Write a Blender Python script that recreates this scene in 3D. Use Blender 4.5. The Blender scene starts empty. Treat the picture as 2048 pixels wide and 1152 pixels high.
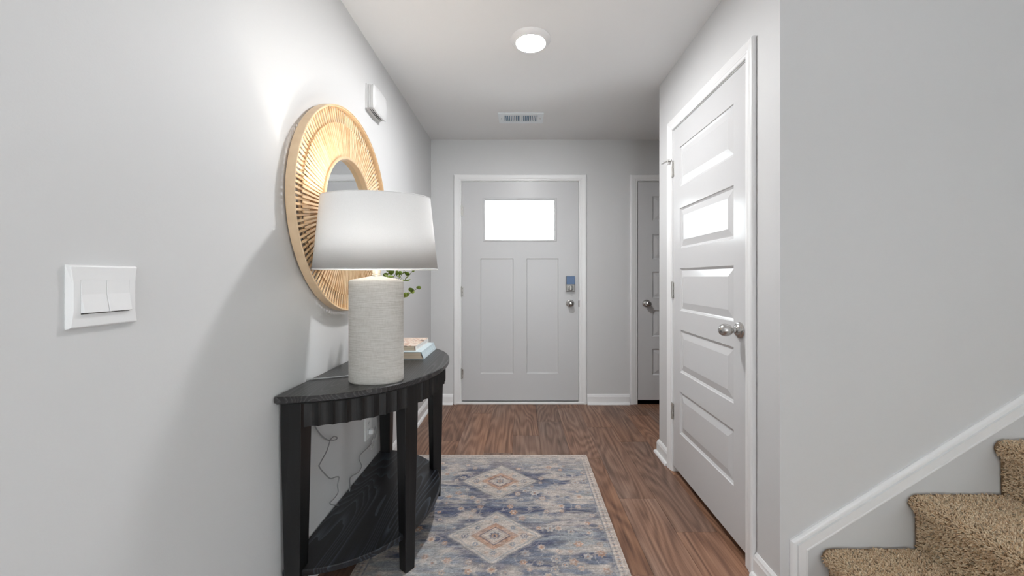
import bpy, bmesh, math, random
import numpy as np
from mathutils import Matrix, Vector

random.seed(7)
rng = np.random.default_rng(11)
scene = bpy.context.scene
COL = scene.collection
PI = math.pi

# ------------------------------------------------------------------ camera
CAM_H = 1.18
cam_data = bpy.data.cameras.new('camera')
cam_data.sensor_width = 36.0
cam_data.lens = 36.0 * 768 / 2048
cam_data.shift_x = -16 / 2048
cam_data.shift_y = -21 / 2048
cam_data.clip_start = 0.02
cam = bpy.data.objects.new('camera', cam_data)
cam.location = (0, 0, CAM_H)
cam.rotation_euler = (PI / 2, 0, 0)
COL.objects.link(cam)
scene.camera = cam

# ------------------------------------------------------------------ world and daylight
world = bpy.data.worlds.new('overcast_sky')
scene.world = world
world.use_nodes = True
bg = world.node_tree.nodes['Background']
bg.inputs['Color'].default_value = (0.94, 0.97, 1.0, 1)
bg.inputs['Strength'].default_value = 7.0

vs = scene.view_settings
vs.view_transform = 'Standard'
vs.look = 'None'
vs.gamma = 1.0
vs.use_curve_mapping = False
vs.exposure = 0.1

# ------------------------------------------------------------------ material helpers
def srgb(r, g, b):
    f = lambda c: (c / 255 / 12.92) if c / 255 <= 0.04045 else ((c / 255 + 0.055) / 1.055) ** 2.4
    return (f(r), f(g), f(b), 1.0)

class NT:
    def __init__(self, name):
        self.m = bpy.data.materials.new(name)
        self.m.use_nodes = True
        self.t = self.m.node_tree
        self.n = self.t.nodes
        self.p = self.n['Principled BSDF']
        self.out = self.n['Material Output']
    def add(self, typ, **kw):
        nd = self.n.new(typ)
        for k, v in kw.items():
            if hasattr(nd, k) and k not in nd.inputs:
                setattr(nd, k, v)
            else:
                nd.inputs[k].default_value = v
        return nd
    def link(self, a, b):
        self.t.links.new(a, b)
    def bump(self, height, strength, dist=0.001):
        b = self.add('ShaderNodeBump')
        b.inputs['Strength'].default_value = strength
        b.inputs['Distance'].default_value = dist
        self.link(height, b.inputs['Height'])
        self.link(b.outputs['Normal'], self.p.inputs['Normal'])
        return b
    def coords(self, scale=(1, 1, 1), kind='Object', rand=0.0):
        tc = self.add('ShaderNodeTexCoord')
        mp = self.add('ShaderNodeMapping')
        mp.inputs['Scale'].default_value = scale
        self.link(tc.outputs[kind], mp.inputs['Vector'])
        if rand:
            oi = self.add('ShaderNodeObjectInfo')
            mu = self.add('ShaderNodeVectorMath', operation='SCALE')
            mu.inputs[0].default_value = (7.3, 13.1, 3.7)
            ml = self.add('ShaderNodeMath', operation='MULTIPLY')
            ml.inputs[1].default_value = rand
            self.link(oi.outputs['Random'], ml.inputs[0])
            self.link(ml.outputs[0], mu.inputs['Scale'])
            self.link(mu.outputs[0], mp.inputs['Location'])
        return mp.outputs['Vector']
    def noise(self, vec, scale, detail=3, rough=0.5, dist=0.0):
        n = self.add('ShaderNodeTexNoise')
        n.inputs['Scale'].default_value = scale
        n.inputs['Detail'].default_value = detail
        n.inputs['Roughness'].default_value = rough
        n.inputs['Distortion'].default_value = dist
        if vec is not None:
            self.link(vec, n.inputs['Vector'])
        return n.outputs['Fac']
    def ramp(self, fac, stops):
        r = self.add('ShaderNodeValToRGB')
        el = r.color_ramp.elements
        while len(el) < len(stops):
            el.new(0.5)
        for e, (p, c) in zip(el, stops):
            e.position = p
            e.color = c
        self.link(fac, r.inputs['Fac'])
        return r.outputs['Color']
    def math(self, op, a, b=None):
        m = self.add('ShaderNodeMath', operation=op)
        for i, v in enumerate((a, b)):
            if v is None:
                continue
            if isinstance(v, (int, float)):
                m.inputs[i].default_value = v
            else:
                self.link(v, m.inputs[i])
        return m.outputs[0]
    def mix(self, fac, a, b, blend='MIX'):
        m = self.add('ShaderNodeMix', data_type='RGBA', blend_type=blend)
        for i, v in ((0, fac), (6, a), (7, b)):
            if isinstance(v, (int, float, tuple)):
                m.inputs[i].default_value = v
            else:
                self.link(v, m.inputs[i])
        return m.outputs[2]

def plain(name, col, rough=0.5, metal=0.0, bump=None, spec=None, coat=0.0):
    k = NT(name)
    k.p.inputs['Base Color'].default_value = col
    k.p.inputs['Roughness'].default_value = rough
    k.p.inputs['Metallic'].default_value = metal
    if spec is not None:
        k.p.inputs['Specular IOR Level'].default_value = spec
    if coat:
        k.p.inputs['Coat Weight'].default_value = coat
        k.p.inputs['Coat Roughness'].default_value = 0.1
    sc, st, dist = bump if bump else (90, 0.03, 0.0005)
    k.bump(k.noise(k.coords(), sc, 3), st, dist)
    return k.m

M = {}
def paint(name, col, rough, bs=220, bst=0.25):
    k = NT(name)
    v = k.coords()
    c = k.ramp(k.noise(v, 1.3, 4), [(0.3, tuple(x * 0.985 for x in col[:3]) + (1,)), (0.7, col)])
    k.link(c, k.p.inputs['Base Color'])
    k.p.inputs['Roughness'].default_value = rough
    k.bump(k.noise(v, bs, 3), bst, 0.0006)
    return k.m
M['wall'] = paint('wall_paint', (0.68, 0.68, 0.68, 1), 0.55)
M['ceiling'] = paint('ceiling_paint', (0.86, 0.86, 0.86, 1), 0.8)
M['trim'] = plain('trim_paint', (0.87, 0.87, 0.87, 1), 0.28, bump=(60, 0.05, 0.0004))
M['door'] = plain('door_paint', (0.67, 0.67, 0.675, 1), 0.16, bump=(35, 0.04, 0.0004))
M['front_door'] = plain('front_door_paint', (0.60, 0.60, 0.605, 1), 0.35, bump=(35, 0.05, 0.0004))
M['plastic'] = plain('white_plastic', (0.86, 0.86, 0.86, 1), 0.3)
M['chime'] = plain('chime_plastic', (0.66, 0.66, 0.66, 1), 0.4)
M['vent'] = plain('vent_enamel', (0.88, 0.93, 0.96, 1), 0.35)
M['deadbolt'] = plain('brushed_nickel', (0.34, 0.335, 0.325, 1), 0.5, 1.0)
M['plastic_grey'] = plain('grey_white_plastic', (0.74, 0.74, 0.74, 1), 0.4)
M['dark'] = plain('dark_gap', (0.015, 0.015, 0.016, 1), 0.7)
M['vent_back'] = plain('vent_duct_daylight', srgb(96, 136, 162), 0.6)  # blue cast of daylight on the backing is put into its colour
M['nickel'] = plain('satin_nickel', (0.50, 0.49, 0.475, 1), 0.27, 1.0)
M['hinge'] = plain('hinge_metal', (0.55, 0.54, 0.52, 1), 0.38, 1.0)
M['blue_film'] = plain('blue_film', srgb(52, 92, 140), 0.25)
M['black_metal'] = plain('black_metal', (0.03, 0.03, 0.03, 1), 0.4)
M['rubber'] = plain('rubber', (0.6, 0.6, 0.6, 1), 0.6)

k = NT('frosted_glass_clear')
tr = k.add('ShaderNodeBsdfTransparent'); gl = k.add('ShaderNodeBsdfGlossy')
gl.inputs['Roughness'].default_value = 0.02
tr.inputs['Color'].default_value = (0.96, 0.98, 0.98, 1)
fr = k.add('ShaderNodeFresnel'); fr.inputs['IOR'].default_value = 1.45
mx = k.add('ShaderNodeMixShader')
k.link(fr.outputs[0], mx.inputs[0]); k.link(tr.outputs[0], mx.inputs[1]); k.link(gl.outputs[0], mx.inputs[2])
k.link(mx.outputs[0], k.out.inputs['Surface'])
M['glass'] = k.m
M['mirror'] = plain('mirror_silver', (0.86, 0.88, 0.89, 1), 0.015, 1.0, bump=(5, 0.0, 0.0001))

def wood_floor():
    k = NT('vinyl_oak_plank')
    v = k.coords((1, 1, 1), rand=9.0)
    def sc(s):
        mp = k.add('ShaderNodeMapping'); mp.inputs['Scale'].default_value = s
        k.link(v, mp.inputs['Vector']); return mp.outputs[0]
    field = k.noise(sc((4.2, 0.6, 1)), 1.0, 2.0, 0.45)
    rings = k.math('SINE', k.math('MULTIPLY', field, 120.0))
    rings = k.math('MULTIPLY_ADD', rings, 0.5)
    rings.node.inputs[2].default_value = 0.5
    streak = k.noise(sc((70, 1.6, 1)), 1.0, 5, 0.7)
    tone = k.noise(sc((3.5, 0.9, 1)), 1.0, 2)
    g = k.math('ADD', k.math('MULTIPLY', rings, 0.20), k.math('MULTIPLY', streak, 0.80))
    c = k.ramp(g, [(0.22, srgb(86, 58, 44)), (0.47, srgb(133, 95, 73)), (0.8, srgb(174, 132, 104))])
    grey = k.ramp(g, [(0.22, srgb(84, 65, 55)), (0.47, srgb(124, 99, 86)), (0.8, srgb(164, 138, 122))])
    oi = k.add('ShaderNodeObjectInfo')
    f = k.math('ADD', k.math('MULTIPLY', oi.outputs['Random'], 0.75), k.math('MULTIPLY', k.math('SUBTRACT', tone, 0.5), 2.2))
    f.node.use_clamp = True
    col = k.mix(f, c, grey)
    oi2 = k.add('ShaderNodeObjectInfo')
    sh = k.math('FRACT', k.math('MULTIPLY', oi2.outputs['Random'], 17.3))
    col = k.mix(1.0, col, k.ramp(sh, [(0.0, (0.80, 0.80, 0.80, 1)), (1.0, (1.12, 1.10, 1.08, 1))]), 'MULTIPLY')
    k.link(col, k.p.inputs['Base Color'])
    r = k.ramp(g, [(0.2, (0.5, 0.5, 0.5, 1)), (0.8, (0.36, 0.36, 0.36, 1))])
    k.link(r, k.p.inputs['Roughness'])
    k.bump(g, 0.25, 0.0008)
    return k.m
M['floor'] = wood_floor()

def black_oak(name, axis=1, ringscale=26.0, light=(70, 78, 88), dark=(17, 17, 20), rough=0.36, amt=1.0):
    k = NT(name)
    v = k.coords((1, 1, 1), rand=3.0)
    s1 = [6.0, 6.0, 6.0]; s1[axis] = 0.75
    s2 = [140, 140, 140]; s2[axis] = 5
    def sc(s):
        mp = k.add('ShaderNodeMapping'); mp.inputs['Scale'].default_value = s
        k.link(v, mp.inputs['Vector']); return mp.outputs[0]
    field = k.noise(sc(s1), 1.0, 1.5, 0.4)
    rings = k.math('FRACT', k.math('MULTIPLY', field, ringscale))
    streak = k.noise(sc(s2), 1.0, 4, 0.6)
    g = k.math('MULTIPLY', k.math('POWER', rings, 4.0), k.math('ADD', streak, 0.15))
    g2 = k.math('ADD', k.math('MULTIPLY', g, amt), k.math('MULTIPLY', k.math('SUBTRACT', streak, 0.5), 0.45))
    c = k.ramp(g2, [(0.02, srgb(*dark)), (0.75, srgb(*light))])
    k.link(c, k.p.inputs['Base Color'])
    k.p.inputs['Roughness'].default_value = rough
    k.bump(g2, 0.35, 0.0007)
    return k.m
M['black_oak'] = black_oak('black_stained_oak', 1)
M['black_oak_top_sheen'] = black_oak('black_stained_oak_top_sheen', 1, 30, (92, 90, 90), (36, 35, 36), 0.34, 0.8)  # lighter copy: wall light reflected by the top is put into the stain
M['black_oak_leg'] = black_oak('black_stained_oak_upright', 2, 10, (38, 37, 38), (11, 11, 12), 0.4, 0.5)

def bamboo(name, c0, c1):
    k = NT(name)
    v = k.coords((30, 30, 30), rand=5.0)
    oi = k.add('ShaderNodeObjectInfo')
    f = k.math('ADD', k.math('MULTIPLY', k.noise(v, 1.0, 4), 0.6), k.math('MULTIPLY', oi.outputs['Random'], 0.4))
    k.link(k.ramp(f, [(0.25, srgb(*c0)), (0.75, srgb(*c1))]), k.p.inputs['Base Color'])
    k.p.inputs['Roughness'].default_value = 0.45
    k.bump(k.noise(v, 3.0, 3), 0.15, 0.0006)
    return k.m
M['bamboo'] = bamboo('bamboo_slat', (226, 188, 142), (246, 216, 176))
M['bamboo_rim'] = bamboo('bent_bamboo_rim', (212, 180, 142), (230, 202, 166))

def shade_mat():
    k = NT('linen_shade')
    v = k.coords((1, 1, 1))
    w = k.noise(v, 500, 2)
    df = k.add('ShaderNodeBsdfDiffuse'); tl = k.add('ShaderNodeBsdfTranslucent')
    col = k.ramp(w, [(0.3, (0.86, 0.86, 0.86, 1)), (0.7, (0.9, 0.9, 0.9, 1))])
    k.link(col, df.inputs['Color'])
    tl.inputs['Color'].default_value = (0.85, 0.85, 0.85, 1)
    b = k.add('ShaderNodeBump'); b.inputs['Strength'].default_value = 0.1; b.inputs['Distance'].default_value = 0.0005
    k.link(w, b.inputs['Height']); k.link(b.outputs[0], df.inputs['Normal'])
    mx = k.add('ShaderNodeMixShader'); mx.inputs[0].default_value = 0.12
    k.link(df.outputs[0], mx.inputs[1]); k.link(tl.outputs[0], mx.inputs[2])
    k.link(mx.outputs[0], k.out.inputs['Surface'])
    return k.m
M['shade'] = shade_mat()

def ceramic():
    k = NT('linen_textured_ceramic')
    v1 = k.coords((16, 16, 420))
    v2 = k.coords((180, 180, 60))
    a = k.noise(v1, 1.0, 3, 0.6); b = k.noise(v2, 1.0, 3, 0.6)
    h = k.math('ADD', k.math('MULTIPLY', a, 0.75), k.math('MULTIPLY', b, 0.25))
    k.link(k.ramp(h, [(0.3, srgb(176, 171, 163)), (0.6, srgb(206, 203, 197))]), k.p.inputs['Base Color'])
    k.p.inputs['Roughness'].default_value = 0.55
    k.bump(h, 0.55, 0.0022)
    return k.m
M['ceramic'] = ceramic()

def emit(name, col, s):
    k = NT(name)
    k.p.inputs['Base Color'].default_value = (0.9, 0.9, 0.9, 1)
    k.p.inputs['Emission Color'].default_value = col
    k.p.inputs['Emission Strength'].default_value = s
    return k.m
M['lamp_lens'] = emit('ceiling_lamp_lens', (0.985, 0.99, 1.0, 1), 370.0)
M['bulb'] = emit('lamp_bulb_glass', (1.0, 0.95, 0.87, 1), 190.0)
M['brass'] = plain('pale_brass', (0.72, 0.66, 0.55, 1), 0.35, 1.0)
M['cord'] = plain('clear_grey_cord', srgb(150, 150, 150), 0.3)
M['cord_light'] = plain('clear_cord_pale', srgb(190, 190, 188), 0.3)
M['book_blue'] = plain('pale_blue_cloth', srgb(190, 204, 210), 0.6, bump=(400, 0.2, 0.0004))
M['page'] = None
k = NT('book_pages')
v = k.coords((4, 4, 700))
k.link(k.ramp(k.noise(v, 1.0, 2), [(0.3, srgb(186, 168, 146)), (0.7, srgb(226, 212, 192))]), k.p.inputs['Base Color'])
k.p.inputs['Roughness'].default_value = 0.8
M['page'] = k.m
k = NT('book_cover_marbled')
v = k.coords((9, 9, 9))
n = k.noise(v, 2.2, 3, 0.6, 1.5)
k.link(k.ramp(n, [(0.34, srgb(120, 96, 82)), (0.42, srgb(214, 190, 172)), (0.5, srgb(236, 226, 214)), (0.58, srgb(198, 150, 124)), (0.68, srgb(222, 205, 190))]), k.p.inputs['Base Color'])
k.p.inputs['Roughness'].default_value = 0.4
M['book_cover'] = k.m
M['book_white'] = plain('white_book_jacket', srgb(232, 228, 222), 0.4)
M['ink'] = plain('grey_spine_ink', srgb(160, 160, 166), 0.5)
M['ink_white'] = plain('pale_spine_ink', srgb(218, 236, 240), 0.5)
M['book_lining'] = plain('book_lining', srgb(86, 56, 50), 0.7)
M['vase'] = plain('stoneware_vase', srgb(206, 200, 190), 0.5)
k = NT('eucalyptus_leaf')
v = k.coords(rand=4.0)
oi = k.add('ShaderNodeObjectInfo')
k.link(k.ramp(oi.outputs['Random'], [(0.0, srgb(92, 116, 34)), (0.6, srgb(126, 150, 52)), (1.0, srgb(150, 166, 80))]), k.p.inputs['Base Color'])
k.p.inputs['Roughness'].default_value = 0.5
k.bump(k.noise(v, 80, 3), 0.2, 0.001)
M['leaf'] = k.m
M['stem'] = plain('plant_stem', srgb(92, 84, 44), 0.6)

k = NT('rug_weave')
at = k.add('ShaderNodeVertexColor'); at.layer_name = 'pattern'
v = k.coords((60, 420, 1))
w = k.noise(v, 1.0, 3, 0.7)
k.link(k.mix(1.0, at.outputs['Color'], k.ramp(w, [(0.3, (0.62, 0.62, 0.62, 1)), (0.65, (1.12, 1.12, 1.12, 1))]), 'MULTIPLY'), k.p.inputs['Base Color'])
k.p.inputs['Roughness'].default_value = 0.95
k.p.inputs['Specular IOR Level'].default_value = 0.1
k.bump(w, 0.6, 0.002)
M['rug'] = k.m
M['rug_edge'] = plain('rug_binding', srgb(168, 160, 150), 0.95, bump=(500, 0.5, 0.002))

k = NT('carpet_pile')
at = k.add('ShaderNodeVertexColor'); at.layer_name = 'strand'
k.link(at.outputs['Color'], k.p.inputs['Base Color'])
k.p.inputs['Roughness'].default_value = 0.9
k.p.inputs['Specular IOR Level'].default_value = 0.15
M['pile'] = k.m
k = NT('carpet_backing')
v = k.coords()
n = k.noise(v, 260, 3, 0.7)
k.link(k.ramp(n, [(0.3, srgb(130, 102, 74)), (0.7, srgb(186, 156, 124))]), k.p.inputs['Base Color'])
k.p.inputs['Roughness'].default_value = 0.95
k.bump(n, 0.8, 0.004)
M['carpet'] = k.m

# ------------------------------------------------------------------ geometry helpers
def tag(o, label=None, cat=None, group=None, kind=None):
    if label: o['label'] = label
    if cat: o['category'] = cat
    if group: o['group'] = group
    if kind: o['kind'] = kind
    return o

def link(name, me, mat, parent=None, matrix=None):
    o = bpy.data.objects.new(name, me)
    if mat is not None and len(me.materials) == 0:
        me.materials.append(mat)
    COL.objects.link(o)
    if parent is not None:
        o.parent = parent
    if matrix is not None:
        o.matrix_basis = matrix
    return o

def mesh(name, verts, faces, smooth=False):
    me = bpy.data.meshes.new(name)
    me.from_pydata([tuple(v) for v in verts], [], [tuple(f) for f in faces])
    if smooth:
        me.polygons.foreach_set('use_smooth', [True] * len(me.polygons))
    me.update()
    return me

def empty(name, loc=(0, 0, 0), rz=0.0):
    o = bpy.data.objects.new(name, None)
    o.empty_display_size = 0.05
    o.location = loc
    o.rotation_euler = (0, 0, rz)
    COL.objects.link(o)
    return o

def boxes_mesh(name, boxes, bevel=0.0, seg=1):
    """one mesh out of axis-aligned boxes (x0,x1,y0,y1,z0,z1)"""
    bm = bmesh.new()
    for (x0, x1, y0, y1, z0, z1) in boxes:
        vs_ = [bm.verts.new((x, y, z)) for x in (x0, x1) for y in (y0, y1) for z in (z0, z1)]
        for f in ((0, 1, 3, 2), (4, 6, 7, 5), (0, 4, 5, 1), (2, 3, 7, 6), (0, 2, 6, 4), (1, 5, 7, 3)):
            bm.faces.new([vs_[i] for i in f])
    if bevel:
        bmesh.ops.bevel(bm, geom=bm.edges[:], offset=bevel, segments=seg, affect='EDGES', profile=0.5)
    bmesh.ops.recalc_face_normals(bm, faces=bm.faces[:])
    me = bpy.data.meshes.new(name)
    bm.to_mesh(me)
    bm.free()
    return me

def box(name, b, mat, parent=None, bevel=0.0, seg=1):
    return link(name, boxes_mesh(name, [b], bevel, seg), mat, parent)

def boxes(name, bs, mat, parent=None, bevel=0.0):
    return link(name, boxes_mesh(name, bs, bevel), mat, parent)

def fixn(me):
    bm = bmesh.new(); bm.from_mesh(me)
    bmesh.ops.recalc_face_normals(bm, faces=bm.faces[:])
    bm.to_mesh(me); bm.free()
    return me

def autosmooth(me, ang=35):
    bm = bmesh.new(); bm.from_mesh(me)
    for f in bm.faces: f.smooth = True
    lim = math.radians(ang)
    for e in bm.edges:
        e.smooth = not (len(e.link_faces) == 2 and e.calc_face_angle(0) > lim)
    bm.to_mesh(me); bm.free()
    return me

def lathe(name, prof, n=40, sx=1.0, sy=1.0, ax='z', power=2.0):
    """prof: list of (r, h). Revolved about the axis; ax 'z', or 'y' (h runs along -y)."""
    verts, faces = [], []
    for (r, h) in prof:
        for i in range(n):
            a = 2 * PI * i / n
            c, s = math.cos(a), math.sin(a)
            if power != 2.0:
                c = math.copysign(abs(c) ** (2 / power), c); s = math.copysign(abs(s) ** (2 / power), s)
            u, w = r * c * sx, r * s * sy
            verts.append((u, w, h) if ax == 'z' else (u, -h, w))
    m = len(prof)
    for j in range(m - 1):
        for i in range(n):
            i2 = (i + 1) % n
            faces.append((j * n + i, j * n + i2, (j + 1) * n + i2, (j + 1) * n + i))
    if prof[0][0] > 1e-6: faces.append(tuple(range(n))[::-1])
    if prof[-1][0] > 1e-6: faces.append(tuple((m - 1) * n + i for i in range(n)))
    me = mesh(name, verts, faces)
    bm = bmesh.new(); bm.from_mesh(me)
    bmesh.ops.remove_doubles(bm, verts=bm.verts[:], dist=1e-6)
    bmesh.ops.recalc_face_normals(bm, faces=bm.faces[:])
    bm.to_mesh(me); bm.free()
    return autosmooth(me, 38)

def smooth_path(pts, sub=8):
    P = [np.array(p, float) for p in pts]
    P = [2 * P[0] - P[1]] + P + [2 * P[-1] - P[-2]]
    out = []
    for i in range(1, len(P) - 2):
        for t in np.linspace(0, 1, sub, endpoint=False):
            a, b, c, d = P[i - 1:i + 3]
            out.append(0.5 * ((2 * b) + (c - a) * t + (2 * a - 5 * b + 4 * c - d) * t * t + (-a + 3 * b - 3 * c + d) * t ** 3))
    out.append(P[-2])
    return out

def tube(name, pts, r, n=8):
    pts = [np.array(p, float) for p in pts]
    rs = r if hasattr(r, '__len__') else [r] * len(pts)
    verts, faces = [], []
    up = np.array([0.13, 0.31, 0.94])
    for i, p in enumerate(pts):
        t = pts[min(i + 1, len(pts) - 1)] - pts[max(i - 1, 0)]
        t /= (np.linalg.norm(t) + 1e-12)
        a = np.cross(t, up)
        if np.linalg.norm(a) < 1e-3: a = np.cross(t, np.array([1.0, 0, 0]))
        a /= np.linalg.norm(a)
        b = np.cross(t, a); up = np.cross(a, t)
        for j in range(n):
            th = 2 * PI * j / n
            verts.append(p + rs[i] * (math.cos(th) * a + math.sin(th) * b))
    for i in range(len(pts) - 1):
        for j in range(n):
            j2 = (j + 1) % n
            faces.append((i * n + j, i * n + j2, (i + 1) * n + j2, (i + 1) * n + j))
    faces.append(tuple(range(n))[::-1]); faces.append(tuple((len(pts) - 1) * n + j for j in range(n)))
    return autosmooth(fixn(mesh(name, verts, faces)), 50)

def sweep(name, pts, offs, cdir, prof):
    """profile points (u,v): position = pt + u*off + v*cdir, swept over the path with mitred ends"""
    pts = [np.array(p, float) for p in pts]; offs = [np.array(o, float) for o in offs]; cd = np.array(cdir, float)
    verts, faces = [], []
    m = len(prof)
    for p, o in zip(pts, offs):
        for (u, v) in prof: verts.append(p + u * o + v * cd)
    for i in range(len(pts) - 1):
        for j in range(m):
            j2 = (j + 1) % m
            faces.append((i * m + j, i * m + j2, (i + 1) * m + j2, (i + 1) * m + j))
    faces.append(tuple(range(m))); faces.append(tuple((len(pts) - 1) * m + j for j in range(m))[::-1])
    return autosmooth(fixn(mesh(name, verts, faces)), 25)

def prism(name, poly, axis, a0, a1):
    """extrude a polygon. axis 'y': poly is (x,z); axis 'x': (y,z); axis 'z': (x,y)"""
    n = len(poly)
    def P(p, a):
        return {'y': (p[0], a, p[1]), 'x': (a, p[0], p[1]), 'z': (p[0], p[1], a)}[axis]
    verts = [P(p, a0) for p in poly] + [P(p, a1) for p in poly]
    faces = [tuple(range(n)), tuple(range(n, 2 * n))[::-1]]
    for i in range(n):
        j = (i + 1) % n
        faces.append((i, j, n + j, n + i))
    return fixn(mesh(name, verts, faces))

def copy_of(o, name=None, parent=None, matrix=None):
    c = o.copy()
    if name: c.name = name
    COL.objects.link(c)
    c.parent = parent
    if matrix is not None: c.matrix_basis = matrix
    return c

# ------------------------------------------------------------------ room dimensions
XL, YF, ZC = -0.83, 3.58, 2.465          # left wall, front wall, ceiling
XR = 0.935                               # closet wall face
YA, YB = 1.381, 2.577                    # near and far corner of the closet block
XE, YBK = 3.0, -4.5                      # right wall of the house, back wall
T = 0.115

# front door, alcove door, closet door openings
FD = (-0.541, 0.5455); AD = (1.100, 1.97); CD = (1.584, 2.336)
DTOP = 2.072
JG = 0.012

def struct(o, label, cat=None):
    o['kind'] = 'structure'
    o['label'] = label
    if cat: o['category'] = cat
    return o

# walls
struct(box('wall_left', (XL - T, XL, YBK, YF + T, 0, ZC), M['wall']), 'light grey painted wall on the left behind the mirror', 'wall')
f0, f1 = FD[0] - JG, FD[1] + JG
g0, g1 = AD[0] - JG, AD[1] + JG
ht = DTOP + JG
struct(boxes('wall_front', [(XL, f0, YF, YF + T, 0, ZC), (f0, f1, YF, YF + T, ht, ZC), (f1, g0, YF, YF + T, 0, ZC),
                            (g0, g1, YF, YF + T, ht, ZC), (g1, XE + T, YF, YF + T, 0, ZC)], M['wall']),
       'grey end wall holding the front door', 'wall')
c0, c1 = CD[0] - JG, CD[1] + JG
struct(boxes('wall_right', [(XR, XR + T, YA, c0, 0, ZC), (XR, XR + T, c0, c1, ht, ZC), (XR, XR + T, c1, YB, 0, ZC)], M['wall']),
       'pale wall on the right around the closet door', 'wall')
struct(box('wall_stair', (XR + T, XE, YA, YA + T, 0, ZC), M['wall']), 'grey wall rising behind the carpeted stairs', 'wall')
struct(box('wall_closet', (XR + T, XE, YB - T, YB, 0, ZC), M['wall']), 'closet back wall facing the entry recess', 'wall')
sy0, sy1, sz0, sz1 = -2.45, -0.80, 0.05, 1.70  # unseen side opening, added so daylight brightens the left wall
struct(boxes('wall_far_right', [(XE, XE + T, YBK, sy0, 0, ZC), (XE, XE + T, sy1, YF, 0, ZC), (XE, XE + T, sy0, sy1, 0, sz0), (XE, XE + T, sy0, sy1, sz1, ZC)], M['wall']), 'side wall of the house beyond the stairs', 'wall')
# back wall with two tall windows
wb = []
wins = [(-0.5, 1.0), (1.3, 2.8)]
wz0, wz1 = 0.4, 2.3
xs = XL
for (a, b) in wins:
    wb.append((xs, a, YBK - T, YBK, 0, ZC)); wb.append((a, b, YBK - T, YBK, 0, wz0)); wb.append((a, b, YBK - T, YBK, wz1, ZC)); xs = b
wb.append((xs, XE, YBK - T, YBK, 0, ZC))
struct(boxes('wall_back', wb, M['wall']), 'living room wall with two tall windows behind the viewer', 'wall')
for i, (a, b) in enumerate(wins):
    w = struct(boxes('window_%d' % (i + 1), [(a, a + .05, YBK - .09, YBK - .02, wz0, wz1), (b - .05, b, YBK - .09, YBK - .02, wz0, wz1),
               (a + .05, b - .05, YBK - .09, YBK - .02, wz0, wz0 + .05), (a + .05, b - .05, YBK - .09, YBK - .02, wz1 - .05, wz1),
               (a + .05, b - .05, YBK - .08, YBK - .03, 1.33, 1.37)], M['trim']), 'tall white framed living room window behind the viewer', 'window')
    box('pane', (a + .05, b - .05, YBK - .058, YBK - .052, wz0 + .05, 1.33), M['glass'], w)
    box('pane', (a + .05, b - .05, YBK - .058, YBK - .052, 1.37, wz1 - .05), M['glass'], w)
w = struct(boxes('window_3', [(XE + .02, XE + .09, sy0, sy0 + .04, sz0, sz1), (XE + .02, XE + .09, sy1 - .04, sy1, sz0, sz1), (XE + .02, XE + .09, sy0 + .04, sy1 - .04, sz0, sz0 + .04), (XE + .02, XE + .09, sy0 + .04, sy1 - .04, sz1 - .04, sz1)], M['trim']), 'unseen glazed opening added behind the viewer to light the left wall', 'window')
box('pane', (XE + .052, XE + .058, sy0 + .04, sy1 - .04, sz0 + .04, sz1 - .04), M['glass'], w)
struct(box('ceiling', (XL - T, XE + T, YBK - T, YF + T, ZC, ZC + 0.12), M['ceiling']), 'smooth white ceiling over the entry hall', 'ceiling')

# ------------------------------------------------------------------ floor and planks
fl = struct(box('floor', (XL - T, XE + T, YBK - T, YF + T, -0.12, -0.008), M['dark']), 'brown wood-look plank floor of the entry hall', 'floor')
PW, PL = 0.1935, 0.98
x0 = 0.530
joint = {0: 3.03, 1: 1.78 + PL, 2: 3.28, -1: 2.503, -2: 3.15, -3: 2.87, -4: 2.585, -5: 3.33, -6: 2.77, -7: 3.05}
cache = {}
def plank(xa, xb, ya, yb):
    xa, xb = max(xa, XL), min(xb, XE); ya, yb = max(ya, YBK), min(yb, YF)
    if xb - xa < 0.01 or yb - ya < 0.01: return
    w, l = round(xb - xa, 4), round(yb - ya, 4)
    if (w, l) not in cache:
        g = 0.0004
        cache[(w, l)] = boxes_mesh('plank', [(-w / 2 + g, w / 2 - g, -l / 2 + g, l / 2 - g, -0.008, 0)], 0.0009)
    o = link('plank', cache[(w, l)], M['floor'], fl)
    o.location = ((xa + xb) / 2, (ya + yb) / 2, 0)
kmin = int(math.floor((XL - x0) / PW)); kmax = int(math.ceil((XE - x0) / PW))
for kk in range(kmin, kmax + 1):
    j = joint.get(kk, 2.4 + random.random() * PL)
    xa, xb = x0 + kk * PW, x0 + (kk + 1) * PW
    if xa >= XE: continue
    y = j + 2 * PL
    while y > YBK:
        plank(xa, xb, y - PL, y)
        y -= PL

# ------------------------------------------------------------------ baseboards
BP = [(0, 0), (0.014, 0), (0.014, 0.070), (0.011, 0.076), (0.010, 0.084), (0.006, 0.090), (0.003, 0.095), (0, 0.095)]
SP = [(0.014, 0), (0.030, 0), (0.0295, 0.006), (0.027, 0.012), (0.022, 0.017), (0.014, 0.019)]
def baseboard(name, pts, offs, label):
    p3 = [(x, y, 0) for x, y in pts]; o3 = [(x, y, 0) for x, y in offs]
    b = struct(link(name, sweep(name, p3, o3, (0, 0, 1), BP), M['trim']), label, 'baseboard')
    link('shoe_moulding', sweep('shoe_moulding', p3, o3, (0, 0, 1), SP), M['trim'], b)
CW = 0.072          # casing width across the front wall
baseboard('baseboard_left', [(XL, YBK), (XL, YF), (FD[0] - .008 - CW, YF)], [(1, 0), (1, -1), (0, -1)], 'white baseboard along the left wall and up to the front door')
baseboard('baseboard_front', [(FD[1] + .008 + CW, YF), (AD[0] - .008 - CW, YF)], [(0, -1), (0, -1)], 'white baseboard between the front door and the far panelled door')
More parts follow.
